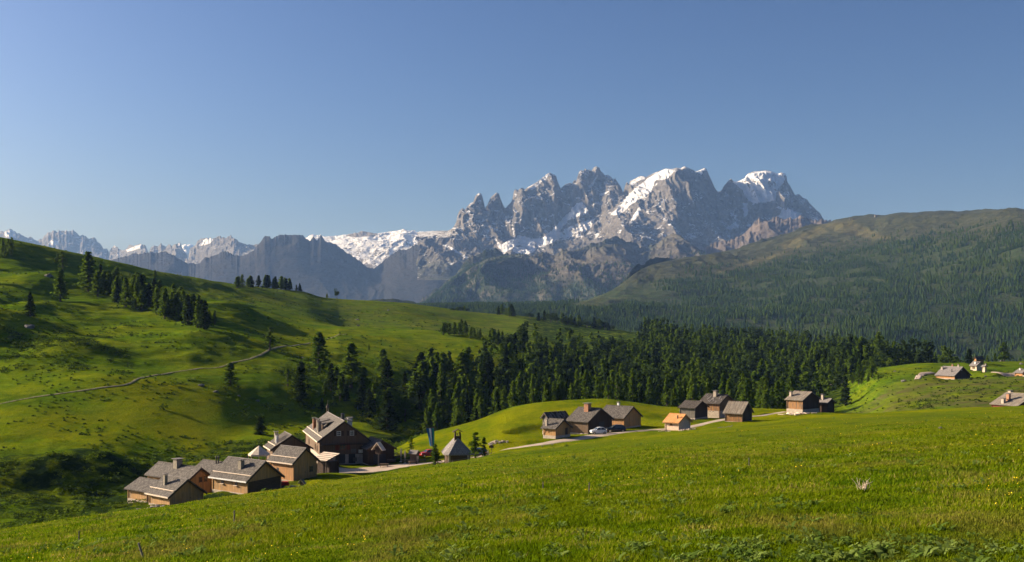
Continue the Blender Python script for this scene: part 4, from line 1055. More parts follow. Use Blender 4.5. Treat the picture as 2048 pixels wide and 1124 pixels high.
def proto(kind, i):
    k = (kind, i)
    if k not in PROTO:
        n, size, mat = {'larch': (1700, .34, 'larch'), 'spruce': (1800, .32, 'spruce'), 'slim': (1300, .32, 'larch'), 'thin': (700, .32, 'larch'), 'round': (1100, .32, 'pine')}[kind]
        PROTO[k] = (trunk_mesh(kind, i * 7 + 1), crown_mesh('crown', kind, i * 31 + 5, n, size, M[mat]))
    return PROTO[k]
NV = {'larch': 6, 'spruce': 4, 'slim': 4, 'thin': 2, 'round': 3}
tr_rand = random.Random(99)
KINDNAME = {'larch': 'larch_tree', 'spruce': 'spruce_tree', 'slim': 'larch_tree', 'thin': 'larch_tree', 'round': 'pine_tree'}
def tree(X, Y, Z, h, kind, label, group=None, wide=1.0, cat=None):
    tm, cm = proto(kind, tr_rand.randrange(NV[kind]))
    r = empty(KINDNAME[kind], (X, Y, Z), tr_rand.uniform(0, 6.28)); s = h / 10.0
    w_ = wide * 1.42 * tr_rand.uniform(.9, 1.12)
    r.scale = (s * w_, s * w_, s)
    tag(r, label, cat or 'tree', group)
    link('trunk', tm, r); link('crown', cm, r)
    return r
def tree_px(px, row, hpx, kind, label, group=None, ymin=200, wide=1.0):
    x, y, z = onground(px, row, ymin)
    return tree(x, y, z - .1, hpx / F * y, kind, label, group, wide)
LAB = 0
# single trees one can tell apart: px, base row, height px, kind, width, label
for t_ in [
    (60,633,48,'spruce',1.15,'dark bushy spruce standing alone on the far left slope above a boulder'),
    (121,603,66,'larch',.95,'thinly leaved larch left of the tall larch, long shadow down the slope'),
    (125,545,44,'thin',1.3,'loose larch on the upper left slope behind a thinner one'),
    (177,583,80,'larch',.95,'tallest larch of the left slope, at the left end of the dark tree row'),
    (310,554,15,'larch',1.2,'tiny round larch alone on the left skyline ridge'),
    (283,622,42,'slim',1.3,'bright green young larch in front of the dark tree row'),
    (674,596,22,'round',.62,'small tree with round crown on bare stem, on the ridge skyline'),
    (654,594,9,'slim',1.2,'tiny dark bush-like tree beside the round-crowned tree on the ridge'),
    (540,701,50,'thin',1.0,'thin see-through larch growing right beside the hillside path'),
    (460,771,46,'slim',1.6,'broad pale larch on the bank just below the hillside path'),
    (638,742,78,'larch',.95,'tall larch with lopsided crown between path and streamside trees'),
    (602,797,74,'spruce',.85,'black-green narrow spruce on the bank above the lodge roof'),
    (702,775,90,'larch',1.0,'big spreading larch right of the lopsided tall larch'),
    (766,756,58,'larch',1.0,'medium larch with neat conical crown on the open meadow above the stream'),
    (575,772,36,'thin',1.2,'low sparse larch left of the narrow black-green spruce'),
    (521,869,36,'spruce',1.2,'short dense spruce behind the restaurant roof'),
    (776,862,82,'spruce',1.1,'tall dark spruce rising just behind the lodge annex roof'),
    (820,828,45,'slim',1.1,'pale slender larch on the stream bank right of the tall dark spruce'),
    (862,850,48,'slim',1.2,'bright young larch at the forest edge behind the flag'),
    (900,848,72,'larch',.9,'tall pale-green larch at the forest edge above the chapel'),
    (974,808,103,'spruce',.85,'dark pointed spruce towering among the lighter larches'),
    (925,800,95,'larch',1.0,'tall larch left of the dark pointed spruce'),
    (886,775,70,'larch',.85,'slender larch on the meadow edge above the stream gully'),
    (846,800,78,'larch',1.1,'wide larch in the half-shaded clump above the gully'),
    (1012,790,100,'spruce',.55,'very narrow dark spruce beside the forest front'),
    (1020,760,75,'larch',1.0,'tall round-topped larch at the left end of the forest'),
    (1516,812,45,'slim',1.3,'bright young larch in front of the dark forest, right of the low barn'),
    (1577,806,56,'larch',.9,'light green larch left of the lone farmhouse'),
    (1560,812,30,'slim',1.2,'smaller larch beside the light green one left of the lone farmhouse'),
    (1653,782,44,'slim',1.0,'slender yellowish larch behind the lone farmhouse'),
    (1640,800,34,'spruce',1.1,'small dark spruce behind the lone farmhouse roof'),
    (1691,811,60,'spruce',1.0,'dark broad-based spruce right of the lone farmhouse at the slope foot'),
    (1718,768,52,'slim',1.0,'narrow pale larch on the left shoulder of the knoll'),
    (1744,756,44,'larch',1.1,'full round larch on the left shoulder of the knoll'),
    (1938,727,30,'spruce',1.3,'dark reddish-brown conifer beside the topmost knoll house'),
    (2008,722,38,'larch',1.3,'big full larch on the knoll skyline near the right edge'),
    (1990,723,18,'slim',1.2,'small larch beside the big one on the knoll skyline'),
    (1975,724,14,'slim',1.2,'smallest larch between the topmost house and the big skyline larch'),
    (870,929,42,'slim',1.5,'dense bright young conifer left of the chapel by the fence'),
    (951,928,60,'thin',1.3,'airy young larch right of the chapel by the fence'),
    (968,925,44,'thin',1.2,'lower airy larch just right of the first one beside the chapel'),
    (822,908,36,'thin',1.3,'bare-looking small larch behind the beer-garden umbrellas'),
    (738,700,12,'slim',1,'tiny sapling on the upper meadow below the shaded fold'),
    ]:
    px, row, hpx, kind, wd, lab = t_
    # the forest-edge ones hide their foot behind the bench: give them a distance of their own
    ymin = 215 if px > 840 and row > 900 else (300 if px < 1100 else 290)
    tree_px(px, row, hpx, kind, lab, None, ymin if row < 900 else 195, wd * (1.3 if 440 < px < 960 and row < 890 else 1))
g5 = random.Random(5)
def scatter(n, f, kinds, hr, label, group, wide=1.0, ymin=280):
    for i in range(n):
        px, row = f(); k = g5.choice(kinds); tree_px(px, row, g5.uniform(*hr), k, label, group, ymin, wide)
scatter(60, lambda: (lambda t: (195 + t * 215, 582 + t * 66 + g5.uniform(-8, 14)))(g5.random()), ['larch', 'larch', 'slim', 'spruce'], (36, 60), 'conifer in the dark shadowed tree row on the left slope', 'conifers in the dark row on the left slope')
scatter(8, lambda: (400 + g5.random() * 30, 640 + g5.uniform(0, 15)), ['slim'], (16, 28), 'low young conifer at the lower right end of the dark tree row', 'young conifers ending the dark row')
scatter(24, lambda: (lambda t: (468 + t * 115, 572 + g5.uniform(-1, 5)))(g5.random()), ['larch', 'spruce', 'slim'], (15, 27), 'conifer in the little grove on the ridge hump', 'grove on the ridge hump', 1.3, 700)
scatter(3, lambda: (592 + g5.random() * 12, 580), ['spruce'], (12, 17), 'small conifer just right of the ridge hump grove', 'conifers beside the ridge grove', 1.3, 700)
scatter(9, lambda: (g5.random() * 42, 500 + g5.random() * 18), ['larch', 'slim'], (18, 30), 'larch at the top left corner of the slope', 'larches at the top left of the slope')
scatter(18, lambda: (-260 + g5.random() * 252, 520 + g5.random() * 170), ['larch', 'spruce'], (50, 75), 'conifer beyond the left picture edge throwing a long shadow', 'conifers beyond the left edge')
scatter(14, lambda: (885 + g5.random() * 48, 668 + g5.uniform(-1, 3)), ['larch', 'pine' if False else 'round', 'slim'], (20, 30), 'conifer in the clump standing in the dip behind the meadow crest', 'clump in the dip behind the meadow crest', 1.1, 590)
scatter(6, lambda: (940 + g5.random() * 24, 676 + g5.uniform(-1, 2)), ['slim', 'larch'], (16, 24), 'small conifer right of the clump in the meadow dip', 'small conifers right of the dip clump', 1.1, 590)
scatter(20, lambda: (lambda t: (975 + t * 70, 684 + t * 14 + g5.uniform(-2, 3)))(g5.random()), ['larch', 'slim', 'round'], (20, 30), 'conifer in the band running from the dip down to the forest', 'band of conifers from dip to forest', 1.1, 570)
scatter(6, lambda: (898 + g5.random() * 38, 622), ['round', 'larch'], (8, 13), 'tiny far conifer on the distant grass skyline above the dip clump', 'tiny conifers on the distant skyline', 1.5, 1000)
scatter(34, lambda: (lambda t: (985 + t * 255, 628 + t * 36 + g5.uniform(-2, 1)))(g5.random() ** .8), ['larch', 'round', 'spruce', 'slim'], (12, 24), 'conifer in the far line along the meadow skyline', 'far line of conifers on the meadow skyline', 1.3, 950)
scatter(7, lambda: (100 + g5.random() * 25, 520 + g5.random() * 8), ['slim'], (10, 16), 'low bushy conifer among scrub on the upper left slope', 'low conifers in upper left scrub', 1.6)
scatter(12, lambda: (600 + g5.random() * 200, 790 + g5.uniform(-25, 30)), ['slim', 'spruce', 'slim'], (14, 30), 'low young conifer scattered on the shrubby bank above the lodge', 'young conifers on the bank above the lodge', 1.2, 330)
scatter(13, lambda: (1700 + g5.random() * 60, 740 + g5.random() * 28), ['slim'], (10, 20), 'small larch at the forest border below the knoll', 'small larches at the knoll border', 1.2, 420)
scatter(10, lambda: (lambda x: (x, 823 - (x - 1080) * .02))(1090 + g5.random() * 70), ['slim'], (30, 42), 'young bright larch in the row just behind the grassy mound', 'young larches behind the grassy mound', 1.0, 332)

scatter(20, lambda: (660 + g5.random() * 230, 800 + g5.uniform(-22, 48)), ['larch', 'slim', 'larch', 'spruce'], (34, 66), 'conifer of the loose group on the shrubby bank between lodge and forest', 'loose group of conifers between lodge and forest', 1.15, 318)
scatter(12, lambda: (820 + g5.random() * 160, 778 + g5.uniform(-16, 30)), ['larch', 'larch', 'slim', 'spruce'], (50, 84), 'tall conifer at the ragged left end of the forest', 'tall conifers at the left end of the forest', 1.1, 330)
# the forest
def forest_points():
    g = np.random.default_rng(17); N = 16000
    Y = np.sqrt(g.uniform(345**2, 1120**2, N)); px = g.uniform(800, 1960, N); X = (px - CX) / F * Y
    BY, _ = curve(CB, px); IY, _ = curve(CI, px)
    left = np.interp(Y, [345, 430, 480, 560, 620, 700, 900, 1120], [830, 850, 930, 1005, 1070, 1240, 1292, 1292]) + fbm(X / 25, Y / 25, 5, 3) * 26
    right = np.interp(Y, [345, 440, 480, 540, 600, 800, 1120], [1560, 1600, 1680, 1720, 1900, 1935, 1900])
    keep = (px > left) & (px < right) & (Y > BY + 26 + 8 * g.random(N)) & (Y < IY * 1.03)
    keep &= ~((px > 1225) & (px < 1275) & (Y > 850) & (Y < 1090)) & ~((px < 1100) & (Y > 620))
    keep &= (fbm(X / 30, Y / 30, 15, 3) > -.30) | (Y < 380)
    P_ = np.stack([X[keep], Y[keep]], 1)
    cell = {}; out = []
    for p in P_[np.argsort(g.random(len(P_)))]:
        c = (int(p[0] // 5.2), int(p[1] // 5.2)); ok = True
        for i in (-1, 0, 1):
            for j in (-1, 0, 1):
                for q in cell.get((c[0] + i, c[1] + j), ()):
                    if (q[0] - p[0]) ** 2 + (q[1] - p[1]) ** 2 < 27: ok = False
        if ok: cell.setdefault(c, []).append(p); out.append(p)
    return np.array(out)
FP = forest_points(); FZ = height(FP[:, 0], FP[:, 1])
g6 = np.random.default_rng(3)
FH = (7.5 + 11 * g6.random(len(FP)) ** .8) * np.interp(FP[:, 1], [345, 400, 600], [.62, .85, 1]) * np.where((FP[:, 1] > 540) & (CX + F * FP[:, 0] / FP[:, 1] < 1290), .78, 1)
order = np.argsort(FP[:, 1]); print('forest', len(FP))
NI = 170
isnd = order[:NI]; rest = order[NI:]
for i in isnd:
    tree(FP[i, 0], FP[i, 1], FZ[i] - .1, FH[i], g5.choice(['larch', 'larch', 'slim', 'spruce', 'larch']), 'conifer in the front rows of the dense forest behind the hamlet', 'front rows of the dense forest', .78)
def merged(name, kinds, Pt, Zt, Ht, n, size, mats, label, cat, wide=1.0, seed=1, smooth=False):
    g = np.random.default_rng(seed); VV = []; TT = []; MI = []
    protos = []
    for ki, k in enumerate(kinds):
        for j in range(4):
            pts, gg = crown_pts(k, seed * 50 + ki * 9 + j, n); V, _ = cards(pts, size * gg.uniform(.7, 1.3, len(pts)), 0, gg, .7); protos.append((V, mats[ki]))
    which = g.integers(0, len(protos), len(Pt)); ang = g.random(len(Pt)) * 6.28
    for i in range(len(Pt)):
        V, mi = protos[which[i]]; s = Ht[i] / 10; c, sn = math.cos(ang[i]), math.sin(ang[i])
        W = np.empty_like(V); W[:, 0] = (V[:, 0] * c - V[:, 1] * sn) * s * wide + Pt[i, 0]; W[:, 1] = (V[:, 0] * sn + V[:, 1] * c) * s * wide + Pt[i, 1]; W[:, 2] = V[:, 2] * s + Zt[i]
        VV.append(W); TT.append(np.full(len(V), g.random())); MI.append(np.full(len(V) // 4, mi))
    V = np.concatenate(VV); Fc = np.arange(len(V)).reshape(-1, 4); ml = []
    mm = [M['larch'], M['spruce'], M['hillforest'], M['shrub'], M['shrub_dark'], M['pine']]
    me = mesh_np(name, V, Fc, attrs={'tint': np.concatenate(TT)}, mats=mm, midx=np.concatenate(MI))
    tag(link(name, me), label, cat, None, 'stuff')
merged('forest', ['larch', 'larch', 'spruce', 'round'], FP[rest], FZ[rest], FH[rest], 230, .66, [0, 0, 1, 5], 'dense dark green conifer forest filling the valley behind the hamlet', 'forest')

# conifers covering the far hillsides
def far_forest(name, grid, n, hrange, dens, label, seed, ncard=10):
    X, Y, Z, PX, U = grid; g = np.random.default_rng(seed)
    ii = g.uniform(0, X.shape[0] - 1.001, n); kk = np.sqrt(g.random(n)) if False else g.random(n)
    ny = int((U[0] <= 1).sum()); jj = kk * (ny - 1.001)
    i0 = ii.astype(int); j0 = jj.astype(int); fi = ii - i0; fj = jj - j0
    def S(A): return (A[i0, j0] * (1 - fi) + A[i0 + 1, j0] * fi) * (1 - fj) + (A[i0, j0 + 1] * (1 - fi) + A[i0 + 1, j0 + 1] * fi) * fj
    x, y, z, px = S(X), S(Y), S(Z), S(PX); row = HY - F * z / y
    k = g.random(n) < dens(x, y, z, px, row, g); x, y, z = x[k], y[k], z[k]; m = len(x); print(name, m)
    h = (hrange[0] * .6 + (hrange[1] - hrange[0] * .6) * g.random(m) ** .8) * (.8 + .35 * vnoise(x / 90, y / 90, seed))
    # three stacked ragged cones of five sides
    nn = 5; parts = []; F_ = []
    base = 0
    for (zl, zt_, r) in ((.08, .55, .24), (.32, .8, .18), (.58, 1.0, .12)):
        a = g.random(m)[:, None] + np.arange(nn)[None] * 2 * math.pi / nn
        rr = r * g.uniform(.65, 1.25, (m, nn))
        vx = x[:, None] + np.cos(a) * rr * h[:, None]; vy = y[:, None] + np.sin(a) * rr * h[:, None]; vz = z[:, None] + h[:, None] * (zl + g.uniform(-.05, .05, (m, nn)))
        ring = np.stack([vx, vy, vz], -1); tip = np.stack([x, y, z + h * zt_], -1)[:, None]
        parts.append(np.concatenate([ring, tip], 1))
    V = np.concatenate(parts, 1); per = V.shape[1]
    tri = np.array([[q * 6 + j, q * 6 + (j + 1) % nn, q * 6 + 5] for q in range(3) for j in range(nn)])
    Fc = (np.arange(m)[:, None, None] * per + tri[None]).reshape(-1, 3)
    tint = np.repeat(np.clip(.42 + .9 * fbm(x / 130, y / 150, seed + 9, 4) + .16 * g.normal(size=m), 0, .99), per)
    me = mesh_np(name, V.reshape(-1, 3), Fc, attrs={'tint': tint}, mats=[M['hillforest']])
    tag(link(name, me), label, 'forest', None, 'stuff')
def d_hill(x, y, z, px, row, g):
    line = np.interp(px, [700, 1130, 1240, 1400, 1500, 1600, 1750, 1900, 2048, 2600], [616, 612, 585, 562, 545, 530, 505, 490, 470, 430])
    d = ss(-48, 24, row - line) * .95
    n = fbm(x / 210, y / 260, 81, 4); d = d * ss(-.42, -.05, n + .8 * ss(0, 80, row - line) - .08)
    d = d * (1 - polymask(px, row, [(1125,612),(1200,590),(1275,596),(1245,612),(1180,622)], 4)) * (1 - .8 * polymask(px, row, [(1420,548),(1480,526),(1605,488),(1610,496),(1500,535),(1450,550)], 4))
    d = d * (.12 + .88 * ss(-.30, .12, fbm(x / 48, y / 70, 84, 4)))
    return d * np.where(row > 760, 0, 1)
far_forest('hillside_forest', RHG, 130000, (8, 14), d_hill, 'conifer forest covering the right hand hillside below the bare summit', 41)
far_forest('foothill_forest', FHG, 26000, (10, 18), lambda x, y, z, px, row, g: .8 * ss(500, 560, row + 25 * fbm(x / 300, y / 300, 83, 4)) * (1 - .8 * polymask(px, row, [(1010,530),(1270,488),(1300,520),(1290,550),(1200,560),(1040,550)], 10)), 'sparse conifers on the hazy foothill below the rock peaks', 42)

# ------------------------------------------------------------------ shrubs, grass, flowers, stones
def shrub_field(name, n, f, hr, mats, label, seed, ncard=60, size=.17, kinds=('bush',)):
    g = np.random.default_rng(seed); px, Y = f(g, n); X = (px - CX) / F * Y
    k = fbm(X / 11, Y / 11, seed, 3) > -.12; X = X[k]; Y = Y[k]
    Z = height(X, Y); H_ = g.uniform(hr[0], hr[1], len(X)) ** 1.0 * (.6 + .8 * vnoise(X / 7, Y / 7, seed + 2)) * 10
    merged(name, list(kinds) * len(mats), np.stack([X, Y], 1), Z - .1, H_, ncard, size, mats, label, 'shrubs', 1.25, seed)
def area(polys):
    """random (px, Y) inside boxes given as px0, px1, Y0, Y1, weight"""
    def f(g, n):
        w_ = np.array([(b - a) * (d - c) * e for a, b, c, d, e in polys], float); k = g.choice(len(polys), n, p=w_ / w_.sum())
        q = np.array(polys)[k]; return q[:, 0] + (q[:, 1] - q[:, 0]) * g.random(n), q[:, 2] + (q[:, 3] - q[:, 2]) * g.random(n)
    return f
def gully(g, n):
    px = g.uniform(-60, 860, n * 3); EY, _ = curve(CE, px); DY, _ = curve(CM, px); BY, _ = curve(CB, px)
    lo = np.where(px < 330, EY * 1.025, BY * 1.03); hi = np.interp(px, [-60, 0, 150, 280, 330, 420, 860], [236, 238, 246, 262, 282, 290, 330])
    Y = lo + (hi - lo) * g.random(n * 3); k = np.arange(n * 3)[: n]; return px[k], Y[k]
shrub_field('gully_shrubs', 1500, gully, (.35, 1.2), [3, 3, 4], 'dense green and dark shrubs filling the stream gully beside the cabins', 51)
shrub_field('bank_shrubs', 900, area([(340, 560, 322, 352, 1), (560, 1000, 345, 430, 2.5), (230, 420, 300, 316, .35), (620, 900, 325, 350, 1)]), (.4, 1.6), [3, 4], 'low shrubs on the rough bank between the hillside path and the stream', 52)
shrub_field('hill_scrub', 900, area([(0, 330, 440, 470, .8), (120, 310, 600, 660, .5), (420, 880, 760, 960, .5), (60, 270, 360, 420, .7), (300, 560, 640, 760, .2)]), (.3, .9), [4], 'patches of low dark scrub on the left hillside', 53, 45)
def tussocks():
    g = np.random.default_rng(91); N = 26000; px = g.uniform(-80, 1150, N); Y = g.uniform(245, 900, N) ; X = (px - CX) / F * Y
    k = (fbm(X / 18, Y / 18, 93, 4) > .10) & (g.random(N) < .55 - Y / 2500); CYY, _ = curve(CB, px); k &= Y > CYY * 1.05; X, Y = X[k], Y[k]
    px2 = 1690 + g.random(350) * 400; Y2 = g.uniform(300, 470, 350); X = np.append(X, (px2 - CX) / F * Y2); Y = np.append(Y, Y2); Z = height(X, Y); n = len(X)
    rep = 5; Pp = np.repeat(np.stack([X, Y, Z], 1), rep, 0) + g.normal(size=(n * rep, 3)) * (.22, .22, .06) + (0, 0, .12)
    V, Fc = cards(Pp, (.16 + .16 * g.random(n * rep)) * np.repeat(1 + Y / 700, rep), 0, g, .8)
    me = mesh_np('grass_tussocks', V, Fc, attrs={'tint': np.repeat(np.repeat(g.random(n), rep), 4)}, mats=[M['shrub'], M['shrub_dark']], midx=np.repeat((g.random(n) < .6).astype(int), rep))
    tag(link('grass_tussocks', me), 'small dark grass tussocks and dwarf shrubs strewn over the slopes', 'tussocks', None, 'stuff')
tussocks()
shrub_field('slope_thicket', 700, area([(-30, 260, 345, 400, 1), (200, 300, 420, 450, .3), (300, 380, 560, 640, .3)]), (.4, 1.3), [4, 4, 3], 'dark dwarf thicket on the steep shaded part of the left slope', 56, 50)
shrub_field('knoll_scrub', 260, area([(1790, 1960, 335, 375, .6), (1700, 1730, 345, 400, .9), (1960, 2040, 350, 380, .5), (1700, 1800, 420, 470, .5), (1840, 1940, 325, 345, 1.2)]), (.3, 1.1), [3, 4, 4], 'scrub patches on the grassy knoll slope', 54, 45)
def near_grass():
    g = np.random.default_rng(61); N = 700000
    Y = 1 / g.uniform(1 / 210, 1 / 13, N); px = g.uniform(-200, 2250, N); X = (px - CX) / F * Y
    Y = Y + g.normal(size=N) * .05; dens = fbm(X / 1.1, Y / 1.1, 62, 3)
    k = g.random(N) < (.75 + dens * .8) * (1 - ss(70, 205, Y)); X, Y, dens = X[k], Y[k], dens[k]; n = len(X)
    Z = height(X, Y)
    hgt = (.04 + .085 * g.random(n) ** 1.6) * (1 - .5 * ss(50, 140, Y)) * (1 + .9 * np.clip(fbm(X / 2.5, Y / 2.5, 63, 2), -.5, .8)) * (1 + Y / 300)
    wd = (.006 + .008 * g.random(n)) * (1 + Y / 18)
    a = g.random(n) * 6.283; lean = g.normal(size=(n, 2)) * .45 + np.array([.12, 0])
    dx, dy = np.cos(a) * wd, np.sin(a) * wd
    A = np.stack([X - dx, Y - dy, Z - .02], 1); B = np.stack([X + dx, Y + dy, Z - .02], 1)
    C = np.stack([X + lean[:, 0] * hgt, Y + lean[:, 1] * hgt, Z + hgt], 1)
    tint = np.clip(.45 + .55 * fbm(X / 1.6, Y / 1.6, 66, 3) + g.normal(size=n) * .20, 0, .99)
    me = mesh_np('meadow_grass', np.stack([A, B, C], 1).reshape(-1, 3), np.arange(3 * n).reshape(-1, 3), attrs={'tint': np.repeat(tint, 3)}, mats=[grass_mat()])
    tag(link('meadow_grass', me), 'long green meadow grass in the near foreground', 'grass', None, 'stuff')
def grass_mat():
    t = NT('meadow_grass_blades'); f = t.attr('tint'); p = t.wpos()
    c = t.ramp(f, [(.0, (.040, .080, .002)), (.35, (.080, .145, .003)), (.6, (.140, .200, .004)), (.82, (.21, .235, .012)), (.97, (.29, .25, .07))])
    c = t.mix(t.ramp(t.noise(p, .05, 4, .6), [(.42, 0), (.62, .5)]), c, (.17, .19, .003))
    c = t.mix(t.ramp(t.noise(t.wpos((1, .5, 1)), .22, 4, .7), [(.52, 0), (.66, .55)]), c, (.19, .15, .04))
    d = t.n('ShaderNodeBsdfDiffuse'); tr = t.n('ShaderNodeBsdfTranslucent'); mx = t.n('ShaderNodeMixShader'); mx.inputs[0].default_value = .4
    t.l(c, d.inputs[0]); t.l(c, tr.inputs[0]); t.l(d.outputs[0], mx.inputs[1]); t.l(tr.outputs[0], mx.inputs[2]); t.l(mx.outputs[0], t.out.inputs[0]); t.t.nodes.remove(t.b)
    return t.m
near_grass()
def leaf_plant(seed, nl=11, L=.20):
    g = random.Random(seed); mb = MB()
    for i in range(nl):
        a = g.uniform(0, 6.28); l = L * g.uniform(.7, 1.25); up = g.uniform(.5, 1.1); w_ = l * g.uniform(.10, .15); ox, oy = g.uniform(-.08, .08), g.uniform(-.08, .08)
        d = Vector((math.cos(a), math.sin(a), 0)); s = Vector((-d.y, d.x, 0)); o = Vector((ox, oy, 0))
        p0 = o; p1 = o + d * l * .35 + Vector((0, 0, l * up * .6)); p2 = o + d * l * .8 + Vector((0, 0, l * up * .75)); p3 = o + d * l * 1.05 + Vector((0, 0, l * up * .55))
        mb.quad([p0 - s * w_ * .3, p0 + s * w_ * .3, p1 + s * w_, p1 - s * w_]); mb.quad([p1 - s * w_, p1 + s * w_, p2 + s * w_ * .8, p2 - s * w_ * .8]); mb.quad([p2 - s * w_ * .8, p2 + s * w_ * .8, p3])
    mb.tube((0, 0, 0), (0, 0, .05), .02, n=5)
    return mb.mesh('broad_leaved_plant', M['broadleaf'])
LP = [leaf_plant(i, 9 + i % 5) for i in range(7)]
g7 = random.Random(12)
def plants():
    cl = [(40,1105,12),(165,1100,6),(235,1108,4),(400,1108,5),(590,1080,4),(905,1085,4),(945,1105,7),(1010,1112,6),(1165,1112,5),(1180,1085,9),(1205,1100,5),(1010,1062,8),(1080,1040,4),(1330,1100,6),(1400,1115,7),(1450,1095,7),(1545,1080,12),(1570,1115,12),(1640,1105,6),(1720,1118,8),(1880,1112,8),(1960,1105,5),(2010,1095,8),(2035,1118,12),(1460,942,3),(1310,1000,3),(1345,1008,2),(1395,965,3),(1750,912,2),(1890,917,3),(1990,925,3),(1540,965,2),(1690,930,2),(1850,985,2),(1920,975,2),(380,1080,5),(250,1082,4),(490,1060,3),(700,1050,3),(850,1030,4),(720,1010,3),(560,1035,3),(985,1000,2),(1130,1020,3),(1230,1032,3),(610,1010,2),(330,1055,3)]
    for (px, row, n) in cl:
        x, y, z = onground(px, min(row, 1122), 9)
        sp = .15 + y * .012 + .03 * n
        for i in range(n):
            a, b = x + g7.gauss(0, sp * 1.3), y + g7.gauss(0, sp)
            o = link('broad_leaved_plant', g7.choice(LP), None, (a, b, hz(a, b) - .02)); s = g7.uniform(.7, 1.2) * (1 + y / 200); o.scale = (s, s, s); o.rotation_euler = (0, 0, g7.uniform(0, 6.28))
            tag(o, 'broad-leaved pale green plant among the foreground grass', 'plant', 'broad-leaved plants in the foreground meadow')
plants()
def stuff_plants():
    g = np.random.default_rng(71); VV = []; FF = []; nv = 0
    ms = []
    for m in LP:
        v = np.zeros(len(m.vertices) * 3, np.float32); m.vertices.foreach_get('co', v); ms.append((v.reshape(-1, 3), [tuple(p.vertices) for p in m.polygons]))
    quads = []; tris = []
    N = 1300; Y = 1 / g.uniform(1 / 190, 1 / 15, N); px = g.uniform(-50, 2150, N); X = (px - CX) / F * Y
    k = fbm(X / 6, Y / 6, 73, 3) > .16; X, Y = X[k], Y[k]; Z = height(X, Y)
    for x, y, z in zip(X, Y, Z):
        v, f = ms[g.integers(0, len(ms))]; s = g.uniform(.5, 1.1) * (1 + y / 130); a = g.random() * 6.28
        w_ = v.copy(); w_[:, 0] = (v[:, 0] * math.cos(a) - v[:, 1] * math.sin(a)) * s + x; w_[:, 1] = (v[:, 0] * math.sin(a) + v[:, 1] * math.cos(a)) * s + y; w_[:, 2] = v[:, 2] * s + z - .02
        VV.append(w_)
        for q in f: (quads if len(q) == 4 else tris if len(q) == 3 else []).append([i + nv for i in q])
        nv += len(v)
    me = mesh_np('meadow_herbs', np.concatenate(VV), [np.array(quads), np.array(tris)], mats=[M['broadleaf']]); tag(link('meadow_herbs', me), 'small scattered broad-leaved herbs dotting the meadow', 'herbs', None, 'stuff')
stuff_plants()
def flowers():
    t = NT('buttercup_petals'); t.color((.72, .52, .01)); g = np.random.default_rng(81); N = 9000
    Y = 1 / g.uniform(1 / 190, 1 / 10, N); px = g.uniform(-100, 2150, N); X = (px - CX) / F * Y
    k = fbm(X / 7, Y / 7, 82, 3) > .05; X, Y = X[k], Y[k]; Z = height(X, Y) + .10 + .1 * g.random(len(X)); n = len(X)
    s = (.012 + .010 * g.random(n)) * (1 + Y / 80); V, Fc = cards(np.stack([X, Y, Z], 1), s, 0, g, .9)
    tag(link('yellow_flowers', mesh_np('yellow_flowers', V, Fc, mats=[t.m])), 'tiny yellow buttercups sprinkled through the meadow', 'flowers', None, 'stuff')
flowers()

def rock_mesh(seed, flat=.6):
    import bmesh
    bm = bmesh.new(); bmesh.ops.create_icosphere(bm, subdivisions=3, radius=.5); rr = random.Random(seed); o = rr.uniform(0, 50)
    for v in bm.verts:
        c = v.co.normalized(); n = float(fbm(np.array([c.x * 1.6 + o]), np.array([c.y * 1.6 + c.z * 1.3]), seed, 4)[0]); r = .5 * (1 + .55 * n); v.co = c * r; v.co.z *= flat
    me = bpy.data.meshes.new('boulder'); bm.to_mesh(me); bm.free(); me.materials.append(M['rock']); return me
RM = [rock_mesh(i, .55 + .1 * (i % 4)) for i in range(5)]
for (px, row, w_, lab, ymin) in [(59,655,24,'grey boulder below the dark bushy spruce on the left slope',300),(97,553,17,'dark boulder near the top left larches',300),(515,802,10,'pale boulder lying on the meadow above the restaurant roof',280),
        (402,772,16,'grey rock outcrop on the bank below the hillside path',300),(432,784,12,'flat rock right of the outcrop on the bank',300),(478,792,8,'small pale stone at the lower end of the rocky bank',290),(606,716,7,'small boulder on the meadow beside the lopsided tall larch',300),
        (715,640,9,'small dark rock on the far hillside fold',500),(716,652,8,'lower dark rock on the far hillside fold',500),(776,621,6,'tiny pale rock under the left skyline',700),(1790,743,6,'white stone on the shoulder of the knoll',400),(1808,763,14,'grey rock beside a small snow-white stone on the knoll flank',380),(1971,754,8,'boulder right of the wide farmhouse on the knoll',360),
        (2003,722,8,'dark stone on the knoll crest meadow',420),(2042,729,10,'dark bushy rock at the right edge on the knoll crest',420),(1881,857,9,'grey slab lying in the right meadow',60),(1003,910,10,'dark rock at the verge of the gravel road',200),(1085,893,6,'dark stone on the road verge, left of two',200),(1105,890,5,'dark stone on the road verge, right of two',200)]:
    x, y, z = onground(px, row, ymin); o = link('boulder', g7.choice(RM), None, (x, y, z + .02)); s = w_ / F * y * .9; o.scale = (s, s * .8, s); o.rotation_euler = (0, 0, g7.uniform(0, 6)); tag(o, lab, 'rock')
for i in range(9):
    x, y, z = onground(1437 + i * 3.4, 857 - i * .55 + g7.uniform(-.8, .8), 200); o = link('pale_stone', RM[i % 5], None, (x, y, z)); s = g7.uniform(.3, .5); o.scale = (s, s, s); tag(o, 'pale stone in the little row on the meadow below the grey-roofed barn', 'stone', 'row of pale stones on the meadow')

# ------------------------------------------------------------------ small built things
def at(px, row, Y): x = (px - CX) / F * Y; return Vector((x, Y, hz(x, Y)))
